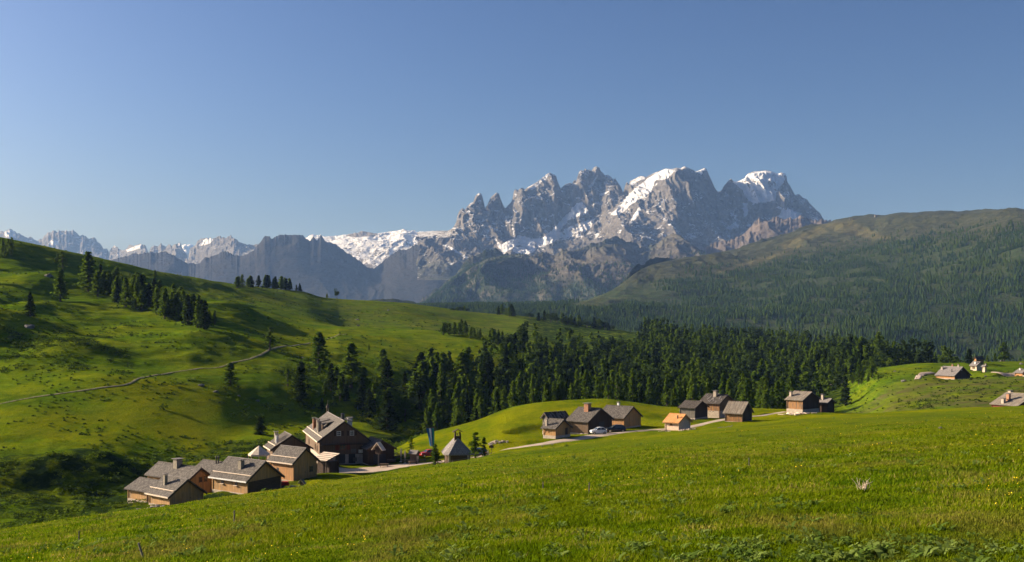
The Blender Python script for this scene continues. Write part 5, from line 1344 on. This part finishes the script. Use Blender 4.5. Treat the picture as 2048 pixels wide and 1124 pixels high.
# the chapel: apse towards the meadow, open bell-cote over it
def chapel():
    Y = 207; c = P(911, 930, Y); z0 = c[2]; r = empty('chapel', (c[0] + .3, Y + 2.3, z0), R(8)); tag(r, 'small dark stone chapel with faceted shingle roof and open bell turret', 'chapel')
    w_ = 2.3; pts = [(-w_, 3.2), (-w_, -1.3), (-w_ + .55, -2.3), (w_ - .55, -2.3), (w_, -1.3), (w_, 3.2)]
    he = 2.45; mb = MB(); n = len(pts)
    for i in range(n):
        a, b = pts[i], pts[(i + 1) % n]; mb.quad([(a[0], a[1], -1.5), (b[0], b[1], -1.5), (b[0], b[1], he), (a[0], a[1], he)])
    mb.quad([(w_, 3.2, he), (0, 3.2, 4.9), (-w_, 3.2, he)])
    mb.build('wall', M['logs'], r)
    sb = MB()
    for s in (-1, 1): sb.box((s * (w_ - .52), -2.33, .6), (.34, .12, 3.6))
    sb.build('corner_stones', M['stonewall'], r)
    e = .55; po = [(-w_ - e, 3.7), (-w_ - e, -1.5), (-w_ + .35, -2.3 - e), (w_ - .35, -2.3 - e), (w_ + e, -1.5), (w_ + e, 3.7)]; pk = (0, -.2, 5.0); pb = (0, 3.7, 5.0); zl = he - .45
    rb = MB()
    for i in range(1, 4):
        a, b = po[i], po[i + 1]; rb.quad([(a[0], a[1], zl), (b[0], b[1], zl), pk])
    rb.quad([(po[0][0], po[0][1], zl), (po[1][0], po[1][1], zl), pk, pb]); rb.quad([(po[4][0], po[4][1], zl), (po[5][0], po[5][1], zl), pb, pk])
    for i in range(5):
        a, b = po[i], po[i + 1]; rb.quad([(a[0], a[1], zl - .14), (b[0], b[1], zl - .14), (b[0], b[1], zl), (a[0], a[1], zl)])
    rb.quad([(p[0], p[1], zl - .14) for p in reversed(po)])
    roof = rb.build('roof', M['shingle_grey'], r)
    tb = MB(); tz = 4.3
    tb.box((0, .2, tz + .45), (1.25, 1.1, .9))
    for sx in (-1, 1): tb.hexa([(sx * .5 - .14, -.3, tz + .9), (sx * .5 + .14, -.3, tz + .9), (sx * .5 + .14, .7, tz + .9), (sx * .5 - .14, .7, tz + .9)], [(sx * .42 - .12, -.25, tz + 1.75), (sx * .42 + .12, -.25, tz + 1.75), (sx * .42 + .12, .65, tz + 1.75), (sx * .42 - .12, .65, tz + 1.75)])
    bt = tb.build('bell_turret', M['darkwood'], roof)
    b2 = MB()
    for s in (-1, 1): b2.hexa([(0, -.6, tz + 2.15), (0, 1, tz + 2.15), (s * .95, 1, tz + 1.65), (s * .95, -.6, tz + 1.65)] if s < 0 else [(0, 1, tz + 2.15), (0, -.6, tz + 2.15), (s * .95, -.6, tz + 1.65), (s * .95, 1, tz + 1.65)], [(0, -.6, tz + 2.25), (0, 1, tz + 2.25), (s * .95, 1, tz + 1.75), (s * .95, -.6, tz + 1.75)] if s < 0 else [(0, 1, tz + 2.25), (0, -.6, tz + 2.25), (s * .95, -.6, tz + 1.75), (s * .95, 1, tz + 1.75)])
    b2.build('turret_roof', M['darkwood'], roof)
    b3 = MB(); b3.tube((0, .2, tz + 1.6), (0, .2, tz + 1.35), .05, .1, 8); b3.tube((0, .2, tz + 1.35), (0, .2, tz + 1.12), .1, .19, 8); b3.build('bell', M['cream'], roof)
chapel()
# lodge extras
root6 = [o for o in COL.objects if o.name == 'mountain_lodge'][0]; h6 = H['h6']
def lodge_extra():
    L, W, hr, he = h6['L'], h6['W'], h6['hr'], h6['he']; roof = [o for o in root6.children if o.name.startswith('roof')][0]; sl = (hr - he) / (W / 2)
    for k, x in enumerate((-L * .10, L * .12)):       # shed dormers on the sunny slope
        mb = MB(); y0, y1 = -1.0, -3.6; zt = hr - .35; zb = hr - sl * abs(y1) + .2
        mb.hexa([(x - 1.9, y1, zt - .75 - .12), (x + 1.9, y1, zt - .75 - .12), (x + 1.9, y0, zt - .3), (x - 1.9, y0, zt - .3)], [(x - 1.9, y1, zt - .75), (x + 1.9, y1, zt - .75), (x + 1.9, y0, zt - .15), (x - 1.9, y0, zt - .15)])
        d = mb.build('dormer', M['shingle'], roof); wb = MB(); wb.box((x, y1 + .35, (zt - .87 + zb - .5) / 2), (3.2, .15, zt - .87 - zb + .5)); wb.box((x - 1.6, (y1 + y0) / 2, zb + .1), (.12, 2.2, 1.0)); wb.box((x + 1.6, (y1 + y0) / 2, zb + .1), (.12, 2.2, 1.0)); wb.build('dormer_wall', M['brown'], roof)
    mb = MB(); y1 = 3.4; zt = hr - .2
    mb.hexa([(-L * .12, .6, zt - .1), (L * .12, .6, zt - .1), (L * .12, y1, zt - .75), (-L * .12, y1, zt - .75)], [(-L * .12, .6, zt + .05), (L * .12, .6, zt + .05), (L * .12, y1, zt - .6), (-L * .12, y1, zt - .6)]); mb.build('dormer', M['shingle'], roof)
    # spire on the far ridge end
    sp = MB(); x = -L / 2 - .2; z = hr
    for sx in (-1, 1):
        for sy in (-1, 1): sp.tube((x + sx * .22, sy * .22, z), (x + sx * .16, sy * .16, z + 1.1), .05, n=5)
    sp.tube((x, 0, z + 1.1), (x, 0, z + 1.25), .42, .38, 8); sp.tube((x, 0, z + 1.25), (x, 0, z + 2.0), .34, .06, 8); sp.tube((x, 0, z + 2.0), (x, 0, z + 2.9), .03, .015, 5); sp.box((x, 0, z + 2.55), (.3, .03, .03)); sp.build('spire', M['bark'], roof)
    for (y, z, a, b, m) in [(3.4, 2.55, .9, .7, 'white'), (1.9, 2.7, 1.0, .8, 'greywood'), (4.0, 3.5, .6, .45, 'cream'), (2.2, .9, .8, .8, 'greywood')]:
        mb = MB(); mb.box((L / 2 + .16, y, z), (.07, a, b)); mb.build('notice_board', M[m], root6)
    mb = MB(); mb.box((L / 2 + .5, 0, he - 1.0), (.9, W - .4, .12)); mb.build('balcony_floor', M['darkwood'], root6)
lodge_extra()
# porch with ribbed plank roof between the cabin and the lodge
def porch():
    c = at(652, 935, 205); r = empty('porch', (c.x, 206.5, zrow(942, 204)), -R(40)); tag(r, 'open porch with a striped pale plank roof between orange cabin and lodge', 'porch')
    mb = MB(); mb.hexa([(-2.2, -2.2, 1.75), (2.2, -2.2, 1.75), (2.2, 1.2, 2.9), (-2.2, 1.2, 2.9)], [(-2.2, -2.2, 1.87), (2.2, -2.2, 1.87), (2.2, 1.2, 3.02), (-2.2, 1.2, 3.02)]); rf = mb.build('roof', M['shingle_dark'], r)
    b = MB()
    for k in range(5):
        t = (k + .5) / 5; y = -2.2 + 3.4 * t; z = 1.75 + 1.15 * t + .17
        Mx = Matrix.Translation((0, y, z)) @ Matrix.Rotation(math.atan(1.15 / 3.4), 4, 'X'); b.box((0, 0, 0), (4.5, .46, .05), Mx)
    b.build('roof_plank', M['paleboard'], rf)
    b = MB()
    for sx in (-1, 1):
        for sy in (-1.9, 1.0): b.box((sx * 1.9, sy, .4), (.16, .16, 3.0 if sy < 0 else 4.6))
    b.build('post', M['darkwood'], r)
    b = MB(); b.box((0, .2, .3), (3.4, 2.4, 2.6)); b.build('shed_wall', M['darkwood'], r)
porch()
# eight-sided canvas pavilion
M['canvas'] = plain('cream_canvas', (.62, .52, .40), .9)
def pavilion():
    Y = 206; c = P(518, 932, Y); r = empty('canvas_pavilion', c); tag(r, 'cream eight-sided canvas pavilion with pointed top behind the cabin roofs', 'pavilion')
    n = 8; R0 = 2.0; a0 = R(12); ring = [(math.cos(a0 + i * 2 * math.pi / n) * R0, math.sin(a0 + i * 2 * math.pi / n) * R0) for i in range(n)]
    mb = MB()
    for i in range(n):
        a, b = ring[i], ring[(i + 1) % n]; mb.quad([(a[0], a[1], 2.3), (b[0], b[1], 2.3), (0, 0, 3.85)]); mb.quad([(a[0], a[1], 2.0), (b[0], b[1], 2.0), (b[0], b[1], 2.3), (a[0], a[1], 2.3)])
    mb.build('canopy', M['canvas'], r)
    b = MB()
    for (x, y) in ring: b.tube((x * .97, y * .97, -1), (x * .97, y * .97, 2.1), .06, n=6)
    b.build('post', M['paleboard'], r)
    b = MB()
    for i in range(n):
        a, c2 = Vector((*ring[i], 0)) * .94, Vector((*ring[(i + 1) % n], 0)) * .94; b.quad([(a.x, a.y, -1), (c2.x, c2.y, -1), (c2.x, c2.y, 1.0), (a.x, a.y, 1.0)])
    b.build('parapet', M['orange'], r)
pavilion()
# hanging banner
def banner():
    Y = 216; c = P(866, 914, Y); r = empty('banner', c); tag(r, 'tall banner in blue, white and green hanging from a slanting pole by the beer garden', 'flag')
    p = MB(); p.tube((.2, 0, -.5), (.25, 0, 6.0), .06, .04, 8); p.tube((-1.45, 0, 5.7), (.45, 0, 5.8), .035, n=6); p.build('pole', M['bark'], r)
    cols = [('flag_blue', (.015, .10, .26)), ('flag_white', (.72, .74, .78)), ('flag_navy', (.02, .07, .20)), ('flag_green', (.03, .30, .22))]
    mats = []
    for nme, cc in cols: mats.append(plain(nme, cc, .8))
    mb = MB(); idx = []; nx, nz = 12, 12
    def pt(i, k):
        u = i / nx; v = k / nz; top = -1.35 + 1.65 * u; bot = -.55 + .75 * u; x = top + (bot - top) * v ** .9
        return (x, .10 * math.sin(u * 9 + v * 3) * (.3 + v), 5.65 - 3.55 * v + .1 * math.sin(u * 7) * v)
    for i in range(nx):
        for k in range(nz):
            mb.quad([pt(i, k), pt(i + 1, k), pt(i + 1, k + 1), pt(i, k + 1)]); idx.append(0 if i < 4 else 1 if i < 7 else 2 if i < 9 else 3)
    o = mb.build('cloth', mats, r)
    for p_, k in zip(o.data.polygons, idx): p_.material_index = k
    sl = o.modifiers.new('thickness', 'SOLIDIFY'); sl.thickness = .01
banner()
def prism_car(name, px, row, Y, yaw, paint, label, kind='small'):
    c = P(px, row, Y); z = max(c[2], hz(c[0], Y)); r = empty(name, (c[0], Y, hz(c[0], Y) + .12), yaw); tag(r, label, 'car')
    L, W, Hh = (3.6, 1.64, 1.48) if kind == 'small' else (4.5, 1.82, 1.68)
    if kind == 'small': st = [(-1.8, .45, .75, .62), (-1.72, .3, .88, .72), (-1.3, .22, .96, .80), (-.75, .2, 1.0, .82), (.3, .2, 1.02, .82), (1.3, .22, 1.0, .81), (1.65, .3, .92, .74), (1.8, .45, .75, .64)]; gl = [(-.85, 1.0, .74), (-.25, 1.42, .60), (.35, 1.49, .58), (1.05, 1.42, .58), (1.6, .98, .66)]
    else: st = [(-2.25, .5, .85, .70), (-2.15, .32, 1.0, .84), (-1.5, .25, 1.08, .90), (-.8, .22, 1.12, .91), (.6, .22, 1.14, .91), (1.9, .25, 1.12, .90), (2.2, .35, 1.0, .82), (2.25, .5, .85, .76)]; gl = [(-1.0, 1.1, .84), (-.35, 1.58, .72), (.5, 1.68, .70), (1.6, 1.62, .70), (2.15, 1.1, .78)]
    mb = MB()
    def ring(x, lo, hi, hw): return [(x, -hw * .94, lo), (x, -hw, (lo + hi) * .5), (x, -hw * .9, hi), (x, 0, hi + .03), (x, hw * .9, hi), (x, hw, (lo + hi) * .5), (x, hw * .94, lo)]
    rg = [ring(*q) for q in st]
    for a, b in zip(rg[:-1], rg[1:]):
        for i in range(7): j = (i + 1) % 7; mb.quad([a[i], b[i], b[j], a[j]])
    mb.quad(rg[0]); mb.quad(rg[-1][::-1])
    body = mb.build('body', paint, r, smooth=False)
    mb = MB(); base = 1.0 if kind == 'small' else 1.1
    for (a, b) in zip(gl[:-1], gl[1:]):
        for s in (-1, 1):
            q = [(a[0], s * .76 * W / 1.64, base), (b[0], s * .76 * W / 1.64, base), (b[0], s * b[2], b[1]), (a[0], s * a[2], a[1])]; mb.quad(q if s < 0 else q[::-1])
    f, f2 = gl[0], gl[1]; mb.quad([(f[0], f[2], f[1]), (f[0], -f[2], f[1]), (f2[0], -f2[2], f2[1]), (f2[0], f2[2], f2[1])])
    f, f2 = gl[-1], gl[-2]; mb.quad([(f[0], -f[2], f[1]), (f[0], f[2], f[1]), (f2[0], f2[2], f2[1]), (f2[0], -f2[2], f2[1])])
    mb.build('window_glass', M['glass'], r)
    mb = MB()
    for a, b in zip(gl[1:-2], gl[2:-1]): mb.hexa([(a[0], -a[2] - .02, a[1] - .03), (b[0], -b[2] - .02, b[1] - .03), (b[0], b[2] + .02, b[1] - .03), (a[0], a[2] + .02, a[1] - .03)], [(a[0], -a[2] * .9, a[1] + .04), (b[0], -b[2] * .9, b[1] + .04), (b[0], b[2] * .9, b[1] + .04), (a[0], a[2] * .9, a[1] + .04)])
    for s in (-1, 1):
        for (xa, za, ha), (xb, zb_, hb) in ((gl[0], gl[1]), (gl[-1], gl[-2])): mb.tube((xa, s * .8 * ha / .74 * .95, za), (xb, s * hb, zb_), .05, n=5)
        mb.tube((.35, s * .78, base), (.35, s * .62, Hh - .04), .05, n=5)
    mb.build('roof', paint, r)
    wr = .3 if kind == 'small' else .36
    for wx in (-L * .33, L * .33):
        for s in (-1, 1):
            mb = MB(); mb.tube((wx, s * (W / 2 - .2), wr), (wx, s * (W / 2 + .02), wr), wr, n=16); wo_ = mb.build('wheel', M['black'], r)
            mb = MB(); mb.tube((wx, s * (W / 2 + .0), wr), (wx, s * (W / 2 + .035), wr), wr * .6, n=12); mb.build('rim', M['chrome'], wo_)
    for s in (-1, 1):
        mb = MB(); mb.tube((-L / 2 - .02, s * W * .36, .68), (-L / 2 + .15, s * W * .36, .70), .12, n=10); mb.build('headlight', M['white'], r)
        mb = MB(); mb.box((L / 2 - .03, s * W * .4, .78), (.08, .14, .3)); mb.build('tail_light', M['red'], r)
        mb = MB(); mb.box((-.72, s * (W / 2 + .05), base + .05), (.1, .16, .12)); mb.build('mirror', paint, r)
    return r
M['chrome'] = plain('bright_metal', (.5, .5, .5), .3, 1); M['red'] = plain('red_paint', (.42, .02, .015), .4)
M['carwhite'] = plain('white_car_paint', (.74, .76, .76), .25, 0, .5); M['carblack'] = plain('black_car_paint', (.012, .013, .015), .25, 0, .5); M['carblue'] = plain('dark_blue_car_paint', (.02, .04, .085), .25, 0, .5)
prism_car('parked_car', 1197, 868, 242, R(14), M['carwhite'], 'small rounded white hatchback parked before the big dark barn')
prism_car('parked_car', 1231, 864, 247, R(10), M['carblack'], 'black estate car in the barn shade just right of the white hatchback', 'big')
prism_car('parked_car', 953, 917, 226, R(-18), M['carblue'], 'dark blue car parked right of the chapel behind the young larches', 'big')
prism_car('parked_car', 856, 915, 228, R(30), M['red'], 'red car partly hidden between banner and chapel', 'small')
# red trailer by the orange cabin
def trailer():
    c = at(566, 965, 183); r = empty('trailer', (c.x, c.y, c.z), R(20)); tag(r, 'small red trailer standing beside the orange cabin and a stone heap', 'trailer')
    mb = MB(); mb.box((0, 0, .75), (1.9, 1.1, .5)); mb.box((0, 0, 1.06), (1.7, .95, .12)); mb.build('box', M['red'], r)
    for s in (-1, 1): mb = MB(); mb.tube((0, s * .58, .32), (0, s * .72, .32), .32, n=14); mb.build('wheel', M['black'], r)
    mb = MB(); mb.tube((-.9, 0, .5), (-1.9, 0, .4), .04, n=6); mb.build('drawbar', M['black'], r)
trailer()
def pile(name, label, cat, px, row, Y, n, spread, size, mat, seed, flat=False, log=False):
    c = at(px, row, Y); r = empty(name, c); tag(r, label, cat); rr = random.Random(seed); mb = MB()
    for i in range(n):
        x, y = rr.gauss(0, spread), rr.gauss(0, spread * .5); z = max(0, .35 * size * 2 - abs(x) * .2) * rr.random()
        Mx = Matrix.Translation((x, y, hz(c.x + x, c.y + y) - c.z + z + size * .3)) @ Matrix.Rotation(rr.uniform(0, 3), 4, 'Z') @ Matrix.Rotation(rr.uniform(-.3, .3), 4, 'X')
        if log: mb.box((0, 0, 0), (size * rr.uniform(2, 4), size * .4, size * .3), Mx)
        else: mb.box((0, 0, 0), (size * rr.uniform(.6, 1.3), size * rr.uniform(.5, 1), size * rr.uniform(.4, .8)), Mx)
    mb.build('heap', M[mat], r)
pile('woodpile', 'pale timber heap against the slim-chimneyed cabin at the far left', 'woodpile', 306, 1010, 160, 26, 1.1, .45, 'paleboard', 1, log=True)
pile('covered_heap', 'heap under grey and white tarpaulin scraps by the far left cabin', 'heap', 318, 1013, 159, 16, .8, .6, 'shingle_grey', 2)
pile('stone_heap', 'pale stone heap between the red trailer and the little shrine sign', 'stone heap', 585, 963, 180, 22, .8, .5, 'stonewall', 3)
pile('timber_heap', 'sawn pale timber heap in front of the lone farmhouse', 'timber heap', 1592, 827, 279, 34, 1.8, .6, 'paleboard', 4, log=True)
pile('stone_heap', 'light boulders heaped beside the road right of the chapel', 'stone heap', 994, 899, 232, 22, 1.0, .55, 'stonewall', 5)
pile('stone_heap', 'small rubble heap at the foot of the pink hut', 'rubble heap', 1372, 866, 240, 26, 1.1, .45, 'stonewall', 6)
pile('timber_heap', 'few boards lying left of the pink hut door side', 'timber heap', 1333, 863, 242, 10, .7, .4, 'paleboard', 7, log=True)
pile('plank_heap', 'weathered planks lying between the two front left cabins', 'plank heap', 415, 1003, 163, 12, .8, .5, 'greywood', 8, log=True)
pile('stone_heap', 'little stone heap at the corner of the grey board barn', 'stone heap', 1384, 841, 276, 10, .7, .5, 'stonewall', 9)
def shrine(px, row, Y, s, label, lean=0, roofm='darkwood'):
    c = at(px, row, Y); r = empty('wayside_shrine', c, R(-30)); tag(r, label, 'shrine'); r.scale = (s, s, s)
    mb = MB(); mb.box((0, 0, .7), (.12, .12, 2.0)); mb.build('post', M['greywood'], r)
    mb = MB(); mb.box((0, .05, 1.75), (.8, .35, .8)); mb.build('case', M['darkwood'], r)
    for sg in (-1, 1):
        mb = MB(); Mx = Matrix.Translation((sg * .38, 0, 2.3)) @ Matrix.Rotation(sg * R(48), 4, 'Y'); mb.box((0, 0, 0), (1.25, .75, .06), Mx); mb.build('roof_board', M[roofm], r)
shrine(604, 983, 172, .82, 'small dark gabled wooden shrine on a post in the meadow before the cabins', roofm='greywood')
shrine(757, 905, 222, 1.7, 'roofed wooden shrine standing high behind the open-fronted barn roof', roofm='paleboard')
def small_hut():
    c = at(829, 912, 222); r = empty('garden_hut', c, R(-30)); tag(r, 'tiny wooden hut with gabled roof in the beer garden left of the banner', 'hut')
    mb = MB(); mb.box((0, 0, .9), (1.5, 1.2, 2.2)); mb.build('wall', M['brown'], r)
    mb = MB()
    for s in (-1, 1):
        Mx = Matrix.Translation((0, s * .42, 2.3)) @ Matrix.Rotation(-s * R(40), 4, 'X'); mb.box((0, 0, 0), (2.1, 1.15, .08), Mx)
    mb.build('roof', M['shingle_grey'], r)
    mb = MB(); mb.box((.77, 0, .75), (.05, .7, 1.5)); mb.build('door', M['cream'], r)
small_hut()
def parasol(px, row, Y, label, hh=2.9):
    c = at(px, row, Y); r = empty('closed_parasol', c); tag(r, label, 'parasol')
    mb = MB(); mb.tube((0, 0, 0), (0, 0, hh), .03, n=6); mb.tube((0, 0, 0), (0, 0, .08), .3, n=10); mb.build('pole', M['white'], r)
    mb = MB(); mb.tube((0, 0, 1.1), (0, 0, 1.9), .10, .24, 8); mb.tube((0, 0, 1.9), (0, 0, hh), .24, .03, 8); mb.build('folded_canopy', M['cream'], r)
parasol(802, 908, 224, 'left one of two closed cream parasols in the beer garden'); parasol(810, 910, 222, 'right one of two closed cream parasols in the beer garden', 2.7)
def picnic(px, row, Y, rz, label):
    c = at(px, row, Y); r = empty('picnic_table', c, rz); tag(r, label, 'picnic table', 'picnic tables in the beer garden')
    mb = MB(); mb.box((0, 0, .74), (1.8, .7, .06)); mb.build('table_top', M['brown'], r)
    for s in (-1, 1):
        mb = MB(); mb.box((0, s * .65, .45), (1.8, .28, .05)); mb.build('bench', M['brown'], r)
        mb = MB(); mb.box((s * .7, 0, .36), (.08, 1.4, .08)); mb.box((s * .7, .2, .36), (.08, .08, .72)); mb.box((s * .7, -.2, .36), (.08, .08, .72)); mb.build('leg', M['darkwood'], r)
for (px, row, Y, rz) in [(783,917,224,.2),(797,913,229,.5),(812,918,222,.1),(826,921,219,.4),(843,918,222,.2),(790,908,236,.6),(768,924,219,.1)]: picnic(px, row, Y, rz, 'dark wooden picnic table in the shaded beer garden beside the lodge')
def bench():
    c = at(553, 982, 172); r = empty('bench', c, -R(38) + math.pi / 2); tag(r, 'plank bench in the shade along the log gable of the white-eaved cabin', 'bench')
    mb = MB(); mb.box((0, 0, .45), (2.2, .4, .06)); mb.build('seat', M['greywood'], r); mb = MB(); mb.box((0, .2, .8), (2.2, .05, .35)); mb.build('backrest', M['greywood'], r)
    for s in (-1, 1): mb = MB(); mb.box((s * .9, 0, .2), (.1, .35, .45)); mb.build('leg', M['greywood'], r)
bench()
def fence(pts, label, gap=1.9):
    ps = [at(px, row, Y) for px, row, Y in pts]; r = empty('rail_fence', ps[0]); tag(r, label, 'fence'); o = ps[0]; posts = []
    for a, b in zip(ps[:-1], ps[1:]):
        n = max(1, int((b - a).length / gap))
        for i in range(n): q = a.lerp(b, i / n); q.z = hz(q.x, q.y); posts.append(q)
    posts.append(ps[-1])
    for q in posts: mb = MB(); mb.tube(q - o + Vector((0, 0, -.3)), q - o + Vector((0, 0, 1.05)), .07, .06, 6); mb.build('post', M['greywood'], r)
    for a, b in zip(posts[:-1], posts[1:]):
        for hh in (.5, .9): mb = MB(); mb.tube(a - o + Vector((0, .07, hh)), b - o + Vector((0, .07, hh)), .045, n=5); mb.build('rail', M['greywood'], r)
fence([(858,934,205),(880,932,205),(905,932,204.5),(935,929,205),(965,925,206),(975,922,210)], 'weathered two-rail fence running in front of the chapel')
fence([(975,922,211),(977,914,218),(974,909,224)], 'short return of rail fence at the right corner of the chapel yard')
def sign(px, row, Y, label):
    c = at(px, row, Y); r = empty('sign_post', c, R(-15)); tag(r, label, 'sign'); mb = MB(); mb.tube((0, 0, -.2), (0, 0, 1.7), .05, n=6); mb.build('post', M['bark'], r); mb = MB(); mb.box((0, -.06, 1.75), (.95, .05, .4)); mb.build('panel', M['darkwood'], r)
sign(983, 913, 222, 'small dark sign on a post at the road bend right of the chapel')
def stake(px, row, ymin, hh, lean, label, r0=.03):
    x, y, z = onground(px, row, ymin); mb = MB(); mb.tube((0, 0, -.15), (lean[0], lean[1], hh), r0, r0 * .9, 7); mb.tube((lean[0], lean[1], hh), (lean[0] * 1.02, lean[1] * 1.02, hh + .02), r0 * .7, r0 * .3, 7)
    o = mb.build('wooden_stake', M['greywood'], None, (x, y, z)); tag(o, label, 'stake')
stake(1178, 988, 9, .42, (.01, 0), 'short pale upright stake in the middle of the foreground meadow'); stake(1498, 932, 9, .38, (0, 0), 'small pale stake further off in the right meadow')
stake(290, 1116, 9, .42, (-.18, 0), 'leaning pale stake at the bottom left of the meadow', .035); stake(158, 1086, 9, .45, (0, 0), 'short dark stake in the lower left meadow'); stake(1086, 977, 9, .3, (0, 0), 'tiny stake left of the upright pale one'); stake(468, 1046, 9, .5, (.02, 0), 'thin dark stake in the meadow below the white-eaved cabin')
def dead_shrub():
    x, y, z = onground(1727, 983, 9); r = random.Random(4); mb = MB()
    for i in range(22):
        a = r.uniform(0, 6.28); l = r.uniform(.25, .6); b = (r.gauss(0, .09), r.gauss(0, .06), -.02); m = (b[0] + math.cos(a) * l * .25, b[1] + math.sin(a) * l * .25, l * .7); e = (m[0] + r.gauss(0, .1), m[1] + r.gauss(0, .08), l)
        mb.tube(b, m, .014, .009, 5, cap=False); mb.tube(m, e, .009, .004, 5)
    mb.tube((-.05, 0, 0), (-.5, -.05, .55), .016, .01, 5); mb.tube((.05, 0, -.05), (.05, 0, .22), .09, .06, 8)
    o = mb.build('dead_shrub', M['paleboard'], None, (x, y, z)); o.scale = (.72, .72, .72); tag(o, 'bleached dead stump with bare sticks poking from the right meadow', 'dead shrub')
dead_shrub()
# small buildings and masts on the far summit
for (px, row, Y, w_, hh, lab) in [(1752, 433, 4430, 10, 4, 'tiny grey summit station on the far right ridge'), (1712, 441, 4500, 30, 5, 'low dark station roof on the far ridge, left of the summit station')]:
    c = P(px, row, Y); mb = MB(); mb.box((0, 0, hh / 2 - 3), (w_, 9, hh + 6)); mb.hexa([(-w_ * .55, -5, hh), (w_ * .55, -5, hh), (w_ * .55, 5, hh), (-w_ * .55, 5, hh)], [(-w_ * .5, -.4, hh + 3), (w_ * .5, -.4, hh + 3), (w_ * .5, .4, hh + 3), (-w_ * .5, .4, hh + 3)])
    tag(mb.build('summit_station', M['greywood' if w_ < 20 else 'darkwood'], None, c), lab, 'station')
for px in (1670, 1699):
    c = P(px, 447 if px < 1690 else 442, 4540); mb = MB(); mb.tube((0, 0, -4), (0, 0, 15), .8, .5, 6); mb.box((0, 0, 14), (6, 1, 1)); tag(mb.build('lift_pylon', M['greywood'], None, c), 'thin lift pylon on the far ridge, ' + ('left' if px < 1690 else 'right') + ' of the two', 'pylon')
for (px, row, Y, w_, lab) in [(1240, 604, 3020, 14, 'tiny pale hut on the distant grassy spur'), (1139, 613, 2930, 9, 'tiny white hut at the foot of the distant spur')]:
    c = P(px, row, Y); mb = MB(); mb.box((0, 0, 1), (w_, 8, 8)); mb.hexa([(-w_ * .6, -5, 5), (w_ * .6, -5, 5), (w_ * .6, 5, 5), (-w_ * .6, 5, 5)], [(-w_ * .55, -.3, 8.5), (w_ * .55, -.3, 8.5), (w_ * .55, .3, 8.5), (-w_ * .55, .3, 8.5)]); tag(mb.build('distant_hut', M['cream'], None, c), lab, 'hut')
# the little cloud between the far peaks
def cloud():
    import bmesh
    t = NT('cloud_white'); t.color((.86, .85, .86)); c = P(372, 512, 21500); bm = bmesh.new()
    for i in range(16):
        r = g7.uniform(50, 130); m = Matrix.Translation((g7.gauss(0, 65), g7.gauss(0, 60), g7.uniform(-40, 180))); bmesh.ops.create_icosphere(bm, subdivisions=2, radius=r, matrix=m)
    me = bpy.data.meshes.new('cloud'); bm.to_mesh(me); bm.free(); me.materials.append(t.m); o = link('cloud', me, None, c); tag(o, 'small white cloud tucked between the far peaks', 'cloud', None, 'stuff')
cloud()
